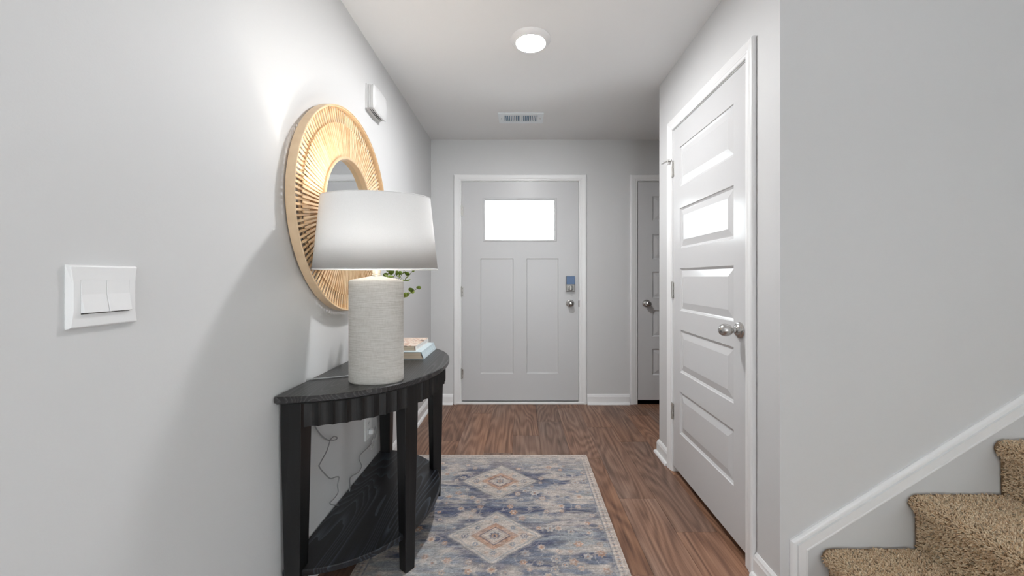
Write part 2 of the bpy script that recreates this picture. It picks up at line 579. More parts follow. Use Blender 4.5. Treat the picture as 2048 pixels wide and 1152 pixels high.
baseboard('baseboard_right_far', [(XR, CD[1] + .066), (XR, YB), (XE, YB)], [(-1, 0), (-1, 1), (0, 1)], 'short white baseboard at the far side of the closet door')
baseboard('baseboard_right_near', [(XR, CD[0] - .066), (XR, YA), (0.960, YA)], [(-1, 0), (-1, -1), (0, -1)], 'short white baseboard between the closet door and the stairs')

# ------------------------------------------------------------------ doors
CP = [(0, 0), (0, 0.007), (0.004, 0.010), (0.014, 0.010), (0.018, 0.0125), (0.022, 0.0115), (0.040, 0.016), (0.050, 0.0175), (0.055, 0.016), (0.058, 0.012), (0.058, 0)]

def panel_mesh(x0, x1, z0, z1, rings, y_back=0.02):
    """a panel: nested rectangles (inset, depth) seen from -y"""
    verts, faces = [], []
    for (i, d) in rings:
        verts += [(x0 + i, d, z0 + i), (x1 - i, d, z0 + i), (x1 - i, d, z1 - i), (x0 + i, d, z1 - i)]
    m = len(rings)
    for r in range(m - 1):
        for a in range(4):
            b = (a + 1) % 4
            faces.append((r * 4 + a, r * 4 + b, (r + 1) * 4 + b, (r + 1) * 4 + a))
    faces.append(tuple((m - 1) * 4 + a for a in range(4)))
    n0 = len(verts)
    verts += [(x0, y_back, z0), (x1, y_back, z0), (x1, y_back, z1), (x0, y_back, z1)]
    for a in range(4):
        b = (a + 1) % 4
        faces.append((a, n0 + a, n0 + b, b))
    faces.append((n0 + 3, n0 + 2, n0 + 1, n0))
    return fixn(mesh('panel', verts, faces))

def slab_with_holes(w, z0, z1, th, holes):
    """stiles and rails around rectangular holes, as a grid of cells in one closed mesh"""
    xs = sorted({0, w} | {h[0] for h in holes} | {h[1] for h in holes})
    zs = sorted({z0, z1} | {h[2] for h in holes} | {h[3] for h in holes})
    def solid(i, j):
        if i < 0 or j < 0 or i >= len(xs) - 1 or j >= len(zs) - 1: return False
        cx, cz = (xs[i] + xs[i + 1]) / 2, (zs[j] + zs[j + 1]) / 2
        return not any(h[0] < cx < h[1] and h[2] < cz < h[3] for h in holes)
    bm = bmesh.new(); V = {}
    def v(i, j, b):
        if (i, j, b) not in V: V[(i, j, b)] = bm.verts.new((xs[i], th * b, zs[j]))
        return V[(i, j, b)]
    for i in range(len(xs) - 1):
        for j in range(len(zs) - 1):
            if not solid(i, j): continue
            bm.faces.new((v(i, j, 0), v(i + 1, j, 0), v(i + 1, j + 1, 0), v(i, j + 1, 0)))
            bm.faces.new((v(i, j, 1), v(i, j + 1, 1), v(i + 1, j + 1, 1), v(i + 1, j, 1)))
            if not solid(i - 1, j): bm.faces.new((v(i, j, 0), v(i, j + 1, 0), v(i, j + 1, 1), v(i, j, 1)))
            if not solid(i + 1, j): bm.faces.new((v(i + 1, j, 0), v(i + 1, j, 1), v(i + 1, j + 1, 1), v(i + 1, j + 1, 0)))
            if not solid(i, j - 1): bm.faces.new((v(i, j, 0), v(i, j, 1), v(i + 1, j, 1), v(i + 1, j, 0)))
            if not solid(i, j + 1): bm.faces.new((v(i, j + 1, 0), v(i + 1, j + 1, 0), v(i + 1, j + 1, 1), v(i, j + 1, 1)))
    bmesh.ops.recalc_face_normals(bm, faces=bm.faces[:])
    me = bpy.data.meshes.new('door'); bm.to_mesh(me); bm.free()
    return me

KNOB = lathe('knob', [(0, 0), (0.033, 0), (0.0335, 0.003), (0.031, 0.007), (0.0255, 0.009), (0.024, 0.012), (0.017, 0.017), (0.0125, 0.020), (0.0115, 0.028),
                      (0.0135, 0.031), (0.021, 0.036), (0.0255, 0.045), (0.0265, 0.053), (0.0245, 0.062), (0.018, 0.070), (0.009, 0.0745), (0, 0.0755)], 36, ax='y')
ROSE = lathe('knob_rose', [(0, 0), (0.034, 0), (0.0345, 0.003), (0.032, 0.007), (0.0265, 0.009), (0.024, 0.013), (0.014, 0.019), (0, 0.019)], 36, ax='y')
KNOBONLY = lathe('knob_grip', [(0, 0.015), (0.0125, 0.016), (0.0115, 0.027), (0.0135, 0.030), (0.021, 0.035), (0.0255, 0.044), (0.0265, 0.053), (0.0245, 0.062), (0.018, 0.070), (0.009, 0.0745), (0, 0.0755)], 36, ax='y')

def add_knob(parent, x, z, sx=1.0, sy=1.0):
    r = link('knob_rose', ROSE, M['nickel'], parent); r.location = (x, 0, z); r.scale = (sx, sy, 1)
    r['label'] = 'satin nickel knob rose'
    kb = link('knob', KNOBONLY, M['nickel'], r)
    return r

HB = boxes_mesh('hinge', [(-0.017, 0.017, -0.002, 0.001, -0.046, 0.046)], 0.0006)
HK = tube('hinge_barrel', [(0, -0.006, z) for z in (-0.046, -0.016, -0.0155, -0.0145, -0.014, 0.0, 0.014, 0.0145, 0.0155, 0.016, 0.046)],
          [0.006, 0.006, 0.0052, 0.0052, 0.006, 0.006, 0.006, 0.0052, 0.0052, 0.006, 0.006], 12)
HT = lathe('hinge_pin', [(0, 0), (0.0045, 0), (0.0055, 0.003), (0.004, 0.007), (0, 0.008)], 12)
HS = lathe('hinge_screw', [(0, 0), (0.0032, 0), (0.0028, 0.0008), (0, 0.0012)], 10, ax='y')
def add_hinge(parent, x, z):
    h = link('hinge', HB, M['hinge'], parent); h.location = (x, 0, z)
    link('hinge_barrel', HK, M['hinge'], h)
    p = link('hinge_pin', HT, M['hinge'], h); p.location = (0, -0.006, 0.046)
    for sx_ in (-0.011, 0.011):
        for sz in (-0.032, 0.0, 0.032):
            q = link('screw', HS, M['nickel'], h); q.location = (sx_, -0.002, sz)
    return h

def jamb_and_casing(root, w, top, sx=1.0, z_low=0.0, depth=T, name='casing'):
    """door lining, stop and moulded casing as parts of the door (local frame: x width, -y towards the hall)"""
    g = 0.003
    J = JG
    boxes('jamb', [(-J, -g, 0, depth, 0, top + g), (w + g, w + J, 0, depth, 0, top + g), (-J, w + J, 0, depth, top + g, top + J),
                   (-g, 0.010, 0.048, 0.080, 0, top), (w - 0.010, w + g, 0.048, 0.080, 0, top), (-g, w + g, 0.048, 0.080, top - 0.010, top + g)],
          M['trim'], root)
    r = 0.007
    pts = [(-r, 0, 0), (-r, 0, top + r), (w + r, 0, top + r), (w + r, 0, 0)]
    offs = [(-sx, 0, 0), (-sx, 0, 1), (sx, 0, 1), (sx, 0, 0)]
    # three mitred boards
    link('casing', sweep('casing', pts[0:2], offs[0:2], (0, -1, 0), CP), M['trim'], root)
    link('casing', sweep('casing', pts[1:3], offs[1:3], (0, -1, 0), CP), M['trim'], root)
    link('casing', sweep('casing', pts[2:4], offs[2:4], (0, -1, 0), CP), M['trim'], root)

RAISED = [(0, 0), (0.003, 0.0045), (0.008, 0.0065), (0.012, 0.0085), (0.014, 0.0085), (0.046, 0.0015), (0.048, 0.001)]
FLAT = [(0, 0), (0.007, 0.008), (0.008, 0.008)]

# --- front door (door_1)
w1 = FD[1] - FD[0]
zb = 0.032
wx0, wx1, wzA, wzB = 0.215, 0.863, 1.534, 1.903
pan = [(0.172, 0.480, 0.285, 1.357), (0.602, 0.900, 0.285, 1.357)]
slab = slab_with_holes(w1, zb, DTOP, 0.045, [(wx0, wx1, wzA, wzB)] + pan)
d1 = link('door_1', slab, M['front_door'])
d1.location = (FD[0], YF, 0)
struct(d1, 'white craftsman front door with a bright rectangular window', 'door')
for p in pan:
    link('panel', panel_mesh(p[0], p[1], p[2], p[3], FLAT, 0.04), M['front_door'], d1)
# lite frame and glass
LF = [(-0.020, 0), (-0.019, 0.004), (-0.012, 0.0065), (-0.004, 0.005), (0.0, 0.003), (0.0, -0.02), (-0.002, -0.02), (-0.002, 0)]
for a, b, oa, ob in (((wx0, wzA), (wx1, wzA), (1, 1), (-1, 1)), ((wx1, wzA), (wx1, wzB), (-1, 1), (-1, -1)),
                     ((wx1, wzB), (wx0, wzB), (-1, -1), (1, -1)), ((wx0, wzB), (wx0, wzA), (1, -1), (1, 1))):
    link('window_moulding', sweep('window_moulding', [(a[0], 0, a[1]), (b[0], 0, b[1])], [(oa[0], 0, oa[1]), (ob[0], 0, ob[1])], (0, -1, 0), LF), M['front_door'], d1)
box('pane', (wx0, wx1, 0.020, 0.026, wzA, wzB), M['glass'], d1)
jamb_and_casing(d1, w1, DTOP, 1.16)
for z in (1.802, 1.045, 0.281):
    add_hinge(d1, -0.004, z)
box('threshold', (-0.06, w1 + 0.06, -0.018, T, 0.0, 0.022), M['trim'], d1, 0.005, 2)
box('door_sweep', (0.002, w1 - 0.002, 0.012, 0.046, 0.0215, 0.033), M['dark'], d1)
kx = 1.008
add_knob(d1, kx, 0.938, 1.15)
db = box('deadbolt', (kx - 0.041, kx + 0.041, -0.030, 0.0, 1.050, 1.194), M['deadbolt'], d1, 0.006, 3)
db['label'] = 'satin nickel deadbolt with blue protective film'
box('blue_film', (kx - 0.036, kx + 0.039, -0.032, -0.028, 1.117, 1.191), M['blue_film'], db, 0.0015)
tr_ = link('thumb_turn_ring', lathe('thumb_turn_ring', [(0, 0), (0.027, 0), (0.026, 0.006), (0.02, 0.008), (0, 0.008)], 28, ax='y'), M['deadbolt'], db)
tr_.location = (kx, -0.030, 1.083)
box('thumb_turn', (kx - 0.008, kx + 0.008, -0.060, -0.036, 1.062, 1.106), M['nickel'], db, 0.005, 2)
box('latch_plate', (w1 + 0.0025, w1 + 0.012, -0.004, 0.02, 0.905, 0.965), M['dark'], d1)

# --- five panel doors
def five_panel(name, width, stile, knob_x, hinge_left, origin, rz, label, sx=1.0, zb=0.039, lefthinge=True):
    zz = [(1.71, 1.94), (1.349, 1.584), (0.987, 1.233), (0.629, 0.876), (0.270, 0.515)]
    holes = [(stile, width - stile, a, b) for a, b in zz]
    d = link(name, slab_with_holes(width, zb, DTOP - 0.002, 0.040, holes), M['door'])
    d.location = origin; d.rotation_euler = (0, 0, rz)
    struct(d, label, 'door')
    for h in holes:
        link('panel', panel_mesh(h[0], h[1], h[2], h[3], RAISED, 0.035), M['door'], d)
    jamb_and_casing(d, width, DTOP, sx)
    for z in (1.838, 1.103, 0.366):
        add_hinge(d, -0.004 if hinge_left else width + 0.004, z)
    add_knob(d, knob_x, 0.957 if hinge_left else 0.938, 1.0 if hinge_left else 1.15, 1.2 if hinge_left else 1.0)
    return d
wc = CD[1] - CD[0]
d2 = five_panel('door_2', wc, 0.093, wc - 0.045, True, (XR - 0.002, CD[1], 0), -PI / 2, 'glossy white five-panel closet door on the right wall')
box('latch_plate', (wc + 0.0005, wc + 0.0025, 0.002, 0.026, 0.93, 0.985), M['hinge'], d2)
# hinge-pin door stop
ds = link('door_stop', tube('door_stop', [(0.0, -0.012, 1.893), (-0.012, -0.022, 1.893), (-0.036, -0.032, 1.893), (-0.052, -0.040, 1.893)], [0.006, 0.0062, 0.003, 0.003], 10), M['hinge'], d2)
link('bumper', tube('bumper', [(-0.050, -0.039, 1.893), (-0.066, -0.047, 1.893)], [0.007, 0.0062], 10), M['rubber'], ds)
link('screw_rod', tube('screw_rod', [(-0.020, -0.026, 1.884), (-0.020, -0.026, 1.902)], 0.006, 10), M['hinge'], ds)
d3 = five_panel('door_3', AD[1] - AD[0], 0.135, 0.079, False, (AD[0], YF - 0.002 + 0.002, 0), 0, 'white five-panel door half hidden beyond the closet corner', 1.16)
# closet stays unlit; room behind the recess door has its darkness in the colour
struct(box('wall_recess_back', (g0 - 0.05, g1 + 0.05, YF + T + 0.5, YF + T + 0.55, 0, ZC), M['dark']), 'wall painted dark as shade in the room behind the far panelled door', 'wall')
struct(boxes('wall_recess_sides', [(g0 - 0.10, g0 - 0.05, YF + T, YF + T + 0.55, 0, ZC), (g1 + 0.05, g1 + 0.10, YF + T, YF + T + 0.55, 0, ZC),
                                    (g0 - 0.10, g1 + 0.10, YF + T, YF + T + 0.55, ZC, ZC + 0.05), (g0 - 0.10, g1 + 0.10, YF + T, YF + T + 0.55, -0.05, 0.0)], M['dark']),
       'side walls painted dark as shade in the room behind the far panelled door', 'wall')

# ------------------------------------------------------------------ stairs
RISE, RUN = 0.1945, 0.3085
NX0, TOP1 = 1.082, 0.205
SY0, SY1 = 0.30, YA - 0.001
st = empty('staircase', (NX0, (SY0 + SY1) / 2, 0))
tag(st, 'tan carpeted staircase climbing to the right along the grey wall', 'stairs')
stm = Matrix.Translation((-NX0, -(SY0 + SY1) / 2, 0))
NST = 6
def step_profile(kk):
    nx, h = NX0 + kk * RUN, TOP1 + kk * RISE
    rx = nx + 0.030
    zb = h - RISE if kk else 0.0
    pts = [(rx, zb), (rx - 0.001, h - 0.075), (rx - 0.006, h - 0.052)]
    r = 0.026
    for a in np.linspace(-115, -270, 12):
        t = math.radians(a)
        pts.append((nx + r + 0.004 + r * math.cos(t), h - r + r * math.sin(t)))
    pts.append((min(nx + RUN + 0.032, XE), h))
    return pts
for kk in range(NST):
    pr = step_profile(kk)
    xe = pr[-1][0]
    poly = pr + [(xe, pr[-1][1] - 0.05), (pr[0][0] + 0.05, pr[0][1])]
    me = autosmooth(prism('step', poly, 'y', SY0, SY1), 40)
    link('step', me, M['carpet'], st, stm)
# pile: short leaning yarn ends on the steps in view
def build_pile():
    P, Nn = [], []
    dens = 1.0 / (0.0036 ** 2)
    for kk in range(5):
        pr = [np.array(p) for p in step_profile(kk)]
        segs = [(pr[i], pr[i + 1]) for i in range(len(pr) - 1)]
        L = np.array([np.linalg.norm(b - a) for a, b in segs])
        ylo = 0.62
        n = int(L.sum() * (SY1 - ylo) * dens)
        s = rng.random(n) * L.sum(); y = ylo + rng.random(n) * (SY1 - 0.011 - ylo)
        idx = np.searchsorted(np.cumsum(L), s); idx = np.minimum(idx, len(L) - 1)
        base = np.concatenate([[0], np.cumsum(L)])[idx]
        t = (s - base) / L[idx]
        A = np.array([a for a, b in segs])[idx]; B = np.array([b for a, b in segs])[idx]
        p = A + (B - A) * t[:, None]
        d = (B - A) / np.linalg.norm(B - A, axis=1)[:, None]
        nrm = np.stack([-d[:, 1], d[:, 0]], 1)
        P.append(np.stack([p[:, 0], y, p[:, 1]], 1)); Nn.append(np.stack([nrm[:, 0], np.zeros(n), nrm[:, 1]], 1))
    P = np.concatenate(P); Nn = np.concatenate(Nn)
    keep = P[:, 0] < 2.55
    P, Nn = P[keep], Nn[keep]
    n = len(P)
    lean = rng.normal(size=(n, 3)) * 0.55
    d = Nn + lean; d /= np.linalg.norm(d, axis=1)[:, None]
    ln = 0.0075 + 0.005 * rng.random(n)
    # soft clumps: neighbouring yarns lean together
    ph = np.sin(P[:, 0] * 190 + 3 * np.sin(P[:, 1] * 70)) * np.sin(P[:, 1] * 160 + 3 * np.sin(P[:, 2] * 120 + P[:, 0] * 60))
    ln *= 0.85 + 0.28 * ph
    a = np.cross(d, np.array([0.3, 0.5, 0.8])); a /= np.linalg.norm(a, axis=1)[:, None]
    b = np.cross(d, a)
    r = 0.0018 + 0.0007 * rng.random(n)
    V = np.empty((n, 6, 3))
    root = P - Nn * 0.001
    for j in range(3):
        th = 2 * PI * j / 3
        o = (a * math.cos(th) + b * math.sin(th)) * r[:, None]
        V[:, j] = root + o
        V[:, 3 + j] = P + d * ln[:, None] + o * 0.92
    V = V.reshape(-1, 3)
    base = (np.arange(n) * 6)[:, None]
    tri = np.concatenate([base + np.array(q) for q in ((0, 1, 4), (0, 4, 3), (1, 2, 5), (1, 5, 4), (2, 0, 3), (2, 3, 5), (3, 4, 5))], 1).reshape(-1, 3)
    me = bpy.data.meshes.new('carpet_pile')
    me.vertices.add(len(V)); me.vertices.foreach_set('co', V.ravel())
    me.loops.add(len(tri) * 3); me.loops.foreach_set('vertex_index', tri.ravel().astype(np.int32))
    me.polygons.add(len(tri)); me.polygons.foreach_set('loop_start', (np.arange(len(tri)) * 3).astype(np.int32))
    me.update(calc_edges=True)
    c0 = np.array(srgb(226, 192, 154)[:3]); c1 = np.array(srgb(253, 234, 204)[:3])
    f = rng.random(n)[:, None]
    c = c0 + (c1 - c0) * f
    dk = (rng.random(n) < 0.10)
    c[dk] *= 0.55
    C = np.ones((n, 6, 4)); C[:, :, :3] = c[:, None, :]
    at = me.color_attributes.new('strand', 'FLOAT_COLOR', 'POINT')
    at.data.foreach_set('color', C.reshape(-1).astype(np.float32))
    return me
pile = link('carpet_pile', build_pile(), M['pile'], st, stm)
pile['kind'] = 'stuff'

# stair trim: mitred moulding, an upright and a raking board
sl = 0.628
tl_ = math.hypot(1, sl)
UV = (0.968, 0.238)
perp = (sl / tl_, -1 / tl_)                   # down and to the right of the rake
bis = (1.0, -(math.sqrt(1 + sl * sl) - sl))   # mitre direction: unit offset from both edges
TP = [(0, 0), (0, 0.006), (0.004, 0.010), (0.010, 0.0125), (0.018, 0.0125), (0.0195, 0.009), (0.0225, 0.009), (0.024, 0.015), (0.048, 0.015), (0.050, 0.011), (0.053, 0.011), (0.055, 0.013), (0.0585, 0.013), (0.060, 0.0)]
end_x = XE - 0.001
tr1 = empty('trim_1', (UV[0], YA, 0))
struct(tr1, 'white moulding raking up the grey wall above the stairs', 'moulding')
lm = Matrix.Translation((-UV[0], -YA, 0))
link('upright', sweep('upright', [(UV[0], YA, 0), (UV[0], YA, UV[1])], [(1, 0, 0), (bis[0], 0, bis[1])], (0, -1, 0), TP), M['trim'], tr1, lm)
link('raking_board', sweep('raking_board', [(UV[0], YA, UV[1]), (end_x, YA, UV[1] + sl * (end_x - UV[0]))],
     [(bis[0], 0, bis[1]), (perp[0], 0, perp[1])], (0, -1, 0), TP), M['trim'], tr1, lm)

# ------------------------------------------------------------------ ceiling light
CLX, CLY = 0.058, 2.075
RING = lathe('trim_ring', [(0.108, 0.0), (0.108, -0.003), (0.104, -0.008), (0.086, -0.020), (0.080, -0.023), (0.0775, -0.021), (0.0775, 0.0)], 56)
LENS = lathe('lens', [(0, -0.003), (0.0775, -0.003), (0.0775, -0.019), (0.060, -0.0225), (0.03, -0.024), (0, -0.0245)], 40)
cl = empty('ceiling_light', (CLX, CLY, ZC))
tag(cl, 'round white disc lamp glowing on the ceiling', 'ceiling light')
link('trim_ring', RING, M['plastic'], cl)
link('lens', LENS, M['lamp_lens'], cl)

# ------------------------------------------------------------------ added fill: unseen uplight behind the viewer, bounced off the ceiling
fp = empty('fill_uplight', (0.6, -0.7, 0))
tag(fp, 'unseen fill uplight added behind the viewer to brighten the ceiling', 'fill light')
link('foot', lathe('foot', [(0, 0), (0.15, 0), (0.15, 0.012), (0.13, 0.02), (0.02, 0.03), (0, 0.03)], 36), M['black_metal'], fp)
link('pole', lathe('pole', [(0, 0.025), (0.012, 0.025), (0.012, 1.66), (0, 1.66)], 16), M['black_metal'], fp)
link('bowl', lathe('bowl', [(0, 1.65), (0.05, 1.652), (0.14, 1.68), (0.20, 1.73), (0.205, 1.735), (0.198, 1.735), (0.135, 1.688), (0, 1.662)], 40), M['black_metal'], fp)
ul = bpy.data.lights.new('fill_uplight_light', 'AREA'); ul.shape = 'DISK'; ul.size = 0.36; ul.energy = 12.0; ul.color = (0.985, 0.99, 1.0)
uo = bpy.data.objects.new('fill_uplight_light', ul); COL.objects.link(uo); uo.parent = fp; uo.location = (0, 0, 1.73); uo.rotation_euler = (PI, 0, 0)

# ------------------------------------------------------------------ ceiling vent
vx0, vx1, vy0, vy1 = -0.172, 0.186, 2.99, 3.185
vt = empty('ceiling_vent', ((vx0 + vx1) / 2, (vy0 + vy1) / 2, ZC))
tag(vt, 'white metal air vent with two rows of louvers on the ceiling', 'air vent')
hw, hd = (vx1 - vx0) / 2, (vy1 - vy0) / 2
gx = [(-0.132, -0.008), (0.008, 0.132)]
gy = 0.058
boxes('frame', [(-hw, gx[0][0], -hd, hd, -0.008, 0), (gx[1][1], hw, -hd, hd, -0.008, 0), (gx[0][0], gx[1][1], -hd, -gy, -0.008, 0),
                (gx[0][0], gx[1][1], gy, hd, -0.008, 0), (gx[0][1], gx[1][0], -gy, gy, -0.008, 0)], M['vent'], vt, 0.0012)
box('duct', (gx[0][0], gx[1][1], -gy, gy, -0.0015, -0.0005), M['vent_back'], vt)
FIN = boxes_mesh('louver', [(-0.0034, 0.0034, -gy, gy, -0.0075, -0.0035)], 0.0008)
for (a, b) in gx:
    for i in range(9):
        o = link('louver', FIN, M['vent'], vt); o.location = (a + (i + 0.5) * (b - a) / 9, 0, 0)
for sx_ in (-1, 1):
    o = link('screw', lathe('screw', [(0, 0), (0.004, 0), (0.003, -0.002), (0, -0.0025)], 10), M['hinge'], vt)
    o.location = (sx_ * 0.155, 0, -0.008)

# ------------------------------------------------------------------ door chime on the left wall
CHY, CHZ = 2.158, 2.157
ch = empty('door_chime', (XL, CHY, CHZ))
tag(ch, 'white plastic door chime box high on the left wall', 'door chime')
def chime_outline(w, h, bow, n=10):
    pts = []
    c = [(-w, -h), (w, -h), (w, h), (-w, h)]
    for e in range(4):
        a, b = np.array(c[e]), np.array(c[(e + 1) % 4])
        nrm = np.array([(b - a)[1], -(b - a)[0]]); nrm = nrm / np.linalg.norm(nrm)
        for t in np.linspace(0, 1, n, endpoint=False):
            pts.append(a + (b - a) * t + nrm * bow * (1 - (2 * t - 1) ** 2))
    return pts
def chime_layer(name, layers, mat):
    verts, faces = [], []
    for (x, w, h, bow) in layers:
        verts += [(x, p[0], p[1]) for p in chime_outline(w, h, bow)]
    n = 40
    for r in range(len(layers) - 1):
        for i in range(n):
            j = (i + 1) % n
            faces.append((r * n + i, r * n + j, (r + 1) * n + j, (r + 1) * n + i))
    faces.append(tuple(range(n))); faces.append(tuple((len(layers) - 1) * n + i for i in range(n))[::-1])
    return link(name, autosmooth(fixn(mesh(name, verts, faces)), 30), mat, ch)
chime_layer('back_plate', [(0, .098, .066, .004), (0.010, .098, .066, .004)], M['plastic_grey'])
chime_layer('body', [(0.010, .094, .062, .006), (0.016, .094, .062, .006), (0.017, .0915, .0595, .006), (0.019, .0915, .0595, .006), (0.020, .094, .062, .006),
                     (0.026, .094, .062, .006), (0.027, .0915, .0595, .006), (0.029, .0915, .0595, .006), (0.030, .094, .062, .006), (0.037, .094, .062, .006)], M['chime'])
chime_layer('front_cover', [(0.037, .096, .064, .006), (0.043, .096, .064, .006), (0.049, .088, .056, .006), (0.052, .06, .03, .006)], M['chime'])
SLOT = boxes_mesh('sound_slot', [(-0.0022, 0.0022, -0.0035, 0.0035, -0.0015, 0.0015)])
for row, xx in enumerate((0.0195, 0.0285)):
    for i in range(13):
        t = (i + 0.5) / 13
        o = link('sound_slot', SLOT, M['dark'], ch)
        o.location = (xx - 0.001, -0.075 + 0.15 * t, -0.0622 - 0.006 * (1 - (2 * t - 1) ** 2))

# ------------------------------------------------------------------ light switch
SWY, SWZ = 0.762, 1.144
sw = empty('light_switch', (XL, SWY, SWZ))
tag(sw, 'white double rocker light switch on the left wall', 'light switch')
def sw_layer(name, rows, mat):
    """rows: (x, half y at the middle, half y at the ends, half z)"""
    verts, faces = [], []
    zs = [-1, -0.5, 0.42, 1]
    for (x, hy, hye, hz) in rows:
        ring = []
        for z in (-1.0, -0.45, 0.45, 1.0):
            ring.append((x, hy if abs(z) < 0.9 else hye, z * hz))
        for z in (1.0, 0.45, -0.45, -1.0):
            ring.append((x, -(hy if abs(z) < 0.9 else hye), z * hz))
        verts += ring
    n = 8
    for r in range(len(rows) - 1):
        for i in range(n):
            j = (i + 1) % n
            faces.append((r * n + i, r * n + j, (r + 1) * n + j, (r + 1) * n + i))
    faces.append(tuple(range(n))); faces.append(tuple((len(rows) - 1) * n + i for i in range(n))[::-1])
    return link(name, fixn(mesh(name, verts, faces)), mat, sw)
sw_layer('plate', [(0, .0625, .0625, .0585), (0.003, .064, .064, .0595), (0.0085, .0575, .0615, .0575), (0.0095, .0560, .0600, .0560)], M['plastic'])
rz0, rz1 = -0.031, 0.031
for i in (-1, 1):
    ya, yb = (-0.0445, -0.0006) if i < 0 else (0.0006, 0.0445)
    # profile in x,z : flush upper half, lower half kicks out
    poly = [(0.007, rz1), (0.0101, rz1), (0.0108, 0.004), (0.0165, rz0), (0.0145, rz0 - 0.0005), (0.007, rz0 + 0.001)]
    me = prism('rocker', poly, 'y', ya, yb)
    bm = bmesh.new(); bm.from_mesh(me); bmesh.ops.bevel(bm, geom=bm.edges[:], offset=0.0006, segments=1, affect='EDGES'); bm.to_mesh(me); bm.free()
    link('rocker', me, M['plastic'], sw)
box('rocker_bezel', (0.008, 0.0097, -0.0452, 0.0452, rz0 - 0.0004, rz1 + 0.0006), M['plastic_grey'], sw)
box('rocker_gap', (0.008, 0.0099, -0.0445, 0.0445, rz0 - 0.0022, rz0 - 0.0006), M['dark'], sw)

# ------------------------------------------------------------------ outlet under the table
ol = empty('wall_outlet', (XL, 2.09, 0.365))
tag(ol, 'white power outlet on the left wall under the console table', 'outlet')
box('cover_plate', (0, 0.006, -0.042, 0.042, -0.062, 0.062), M['plastic'], ol, 0.002, 2)
for z in (-0.024, 0.024):
    s_ = box('socket', (0.006, 0.0085, -0.017, 0.017, z - 0.014, z + 0.014), M['plastic_grey'], ol, 0.002, 2)
    boxes('slot', [(0.0083, 0.0088, -0.0075, -0.0055, z - 0.005, z + 0.006), (0.0083, 0.0088, 0.0055, 0.0075, z - 0.004, z + 0.005)], M['dark'], s_)

# ------------------------------------------------------------------ console table
TX, TC, TA, TB = XL + 0.006, 1.805, 0.518, 0.480
TZ = 0.779
tb = empty('console_table', (TX, TC, 0))
tag(tb, 'black half-round console table with a fluted apron and lower shelf', 'console table')
tm = Matrix.Translation((-TX, -TC, 0))
def half_oval(a, b, n=72, pw=2.12):
    out = []
    for i in range(n + 1):
        t = PI * i / n
        c, s = math.cos(t), math.sin(t)
        out.append((TX + b * abs(s) ** (2 / pw), TC - a * math.copysign(abs(c) ** (2 / pw), c)))
    return out
def slab_oval(name, a, b, z0, z1, mat):
    o = half_oval(a, b)
    i_ = half_oval(a - 0.003, b - 0.003)
    n = len(o)
    verts = [(x, y, z0) for x, y in i_] + [(x, y, z0 + .003) for x, y in o] + [(x, y, z1 - .003) for x, y in o] + [(x, y, z1) for x, y in i_]
    faces = [tuple(range(n))[::-1], tuple(range(3 * n, 4 * n))]
    for r in range(3):
        for i in range(n):
            j = (i + 1) % n
            faces.append((r * n + i, r * n + j, (r + 1) * n + j, (r + 1) * n + i))
    return link(name, autosmooth(fixn(mesh(name, verts, faces)), 30), mat, tb, tm)
slab_oval('tabletop', TA, TB, TZ - 0.022, TZ, M['black_oak_top_sheen'])
slab_oval('top_moulding', TA - 0.010, TB - 0.010, TZ - 0.029, TZ - 0.0222, M['black_oak_leg'])
slab_oval('lower_shelf', TA - 0.045, TB - 0.045, 0.138, 0.160, M['black_oak'])
# legs
def leg(cx, cy, ang, wt, wb, z1, z0=0.0):
    """square leg tapering to the floor, turned to follow the curve"""
    zt = [z1, z1 - 0.10, z0]
    ws = [wt, wt, wb]
    verts, faces = [], []
    ca, sa = math.cos(ang), math.sin(ang)
    for z, w in zip(zt, ws):
        h = w / 2
        for (u, v) in ((-h, -h), (h, -h), (h, h), (-h, h)):
            verts.append((cx + u * ca - v * sa, cy + u * sa + v * ca, z))
    for r in range(2):
        for i in range(4):
            j = (i + 1) % 4
            faces.append((r * 4 + i, r * 4 + j, (r + 1) * 4 + j, (r + 1) * 4 + i))
    faces += [(0, 1, 2, 3), (11, 10, 9, 8)]
    me = fixn(mesh('leg', verts, faces))
    bm = bmesh.new(); bm.from_mesh(me); bmesh.ops.bevel(bm, geom=bm.edges[:], offset=0.002, segments=1, affect='EDGES'); bm.to_mesh(me); bm.free()
    return link('leg', me, M['black_oak_leg'], tb, tm)
LZ = TZ - 0.029
RUGZ = 0.0085
leg(TX + 0.038, TC - TA + 0.062, 0.0, 0.070, 0.050, LZ)
leg(TX + 0.038, TC + TA - 0.062, 0.0, 0.070, 0.050, LZ)
LEGXY = (-0.455, 0.258)
leg(LEGXY[0], TC - LEGXY[1], math.radians(-38), 0.062, 0.043, LZ, RUGZ)
leg(LEGXY[0], TC + LEGXY[1], math.radians(38), 0.062, 0.043, LZ, RUGZ)
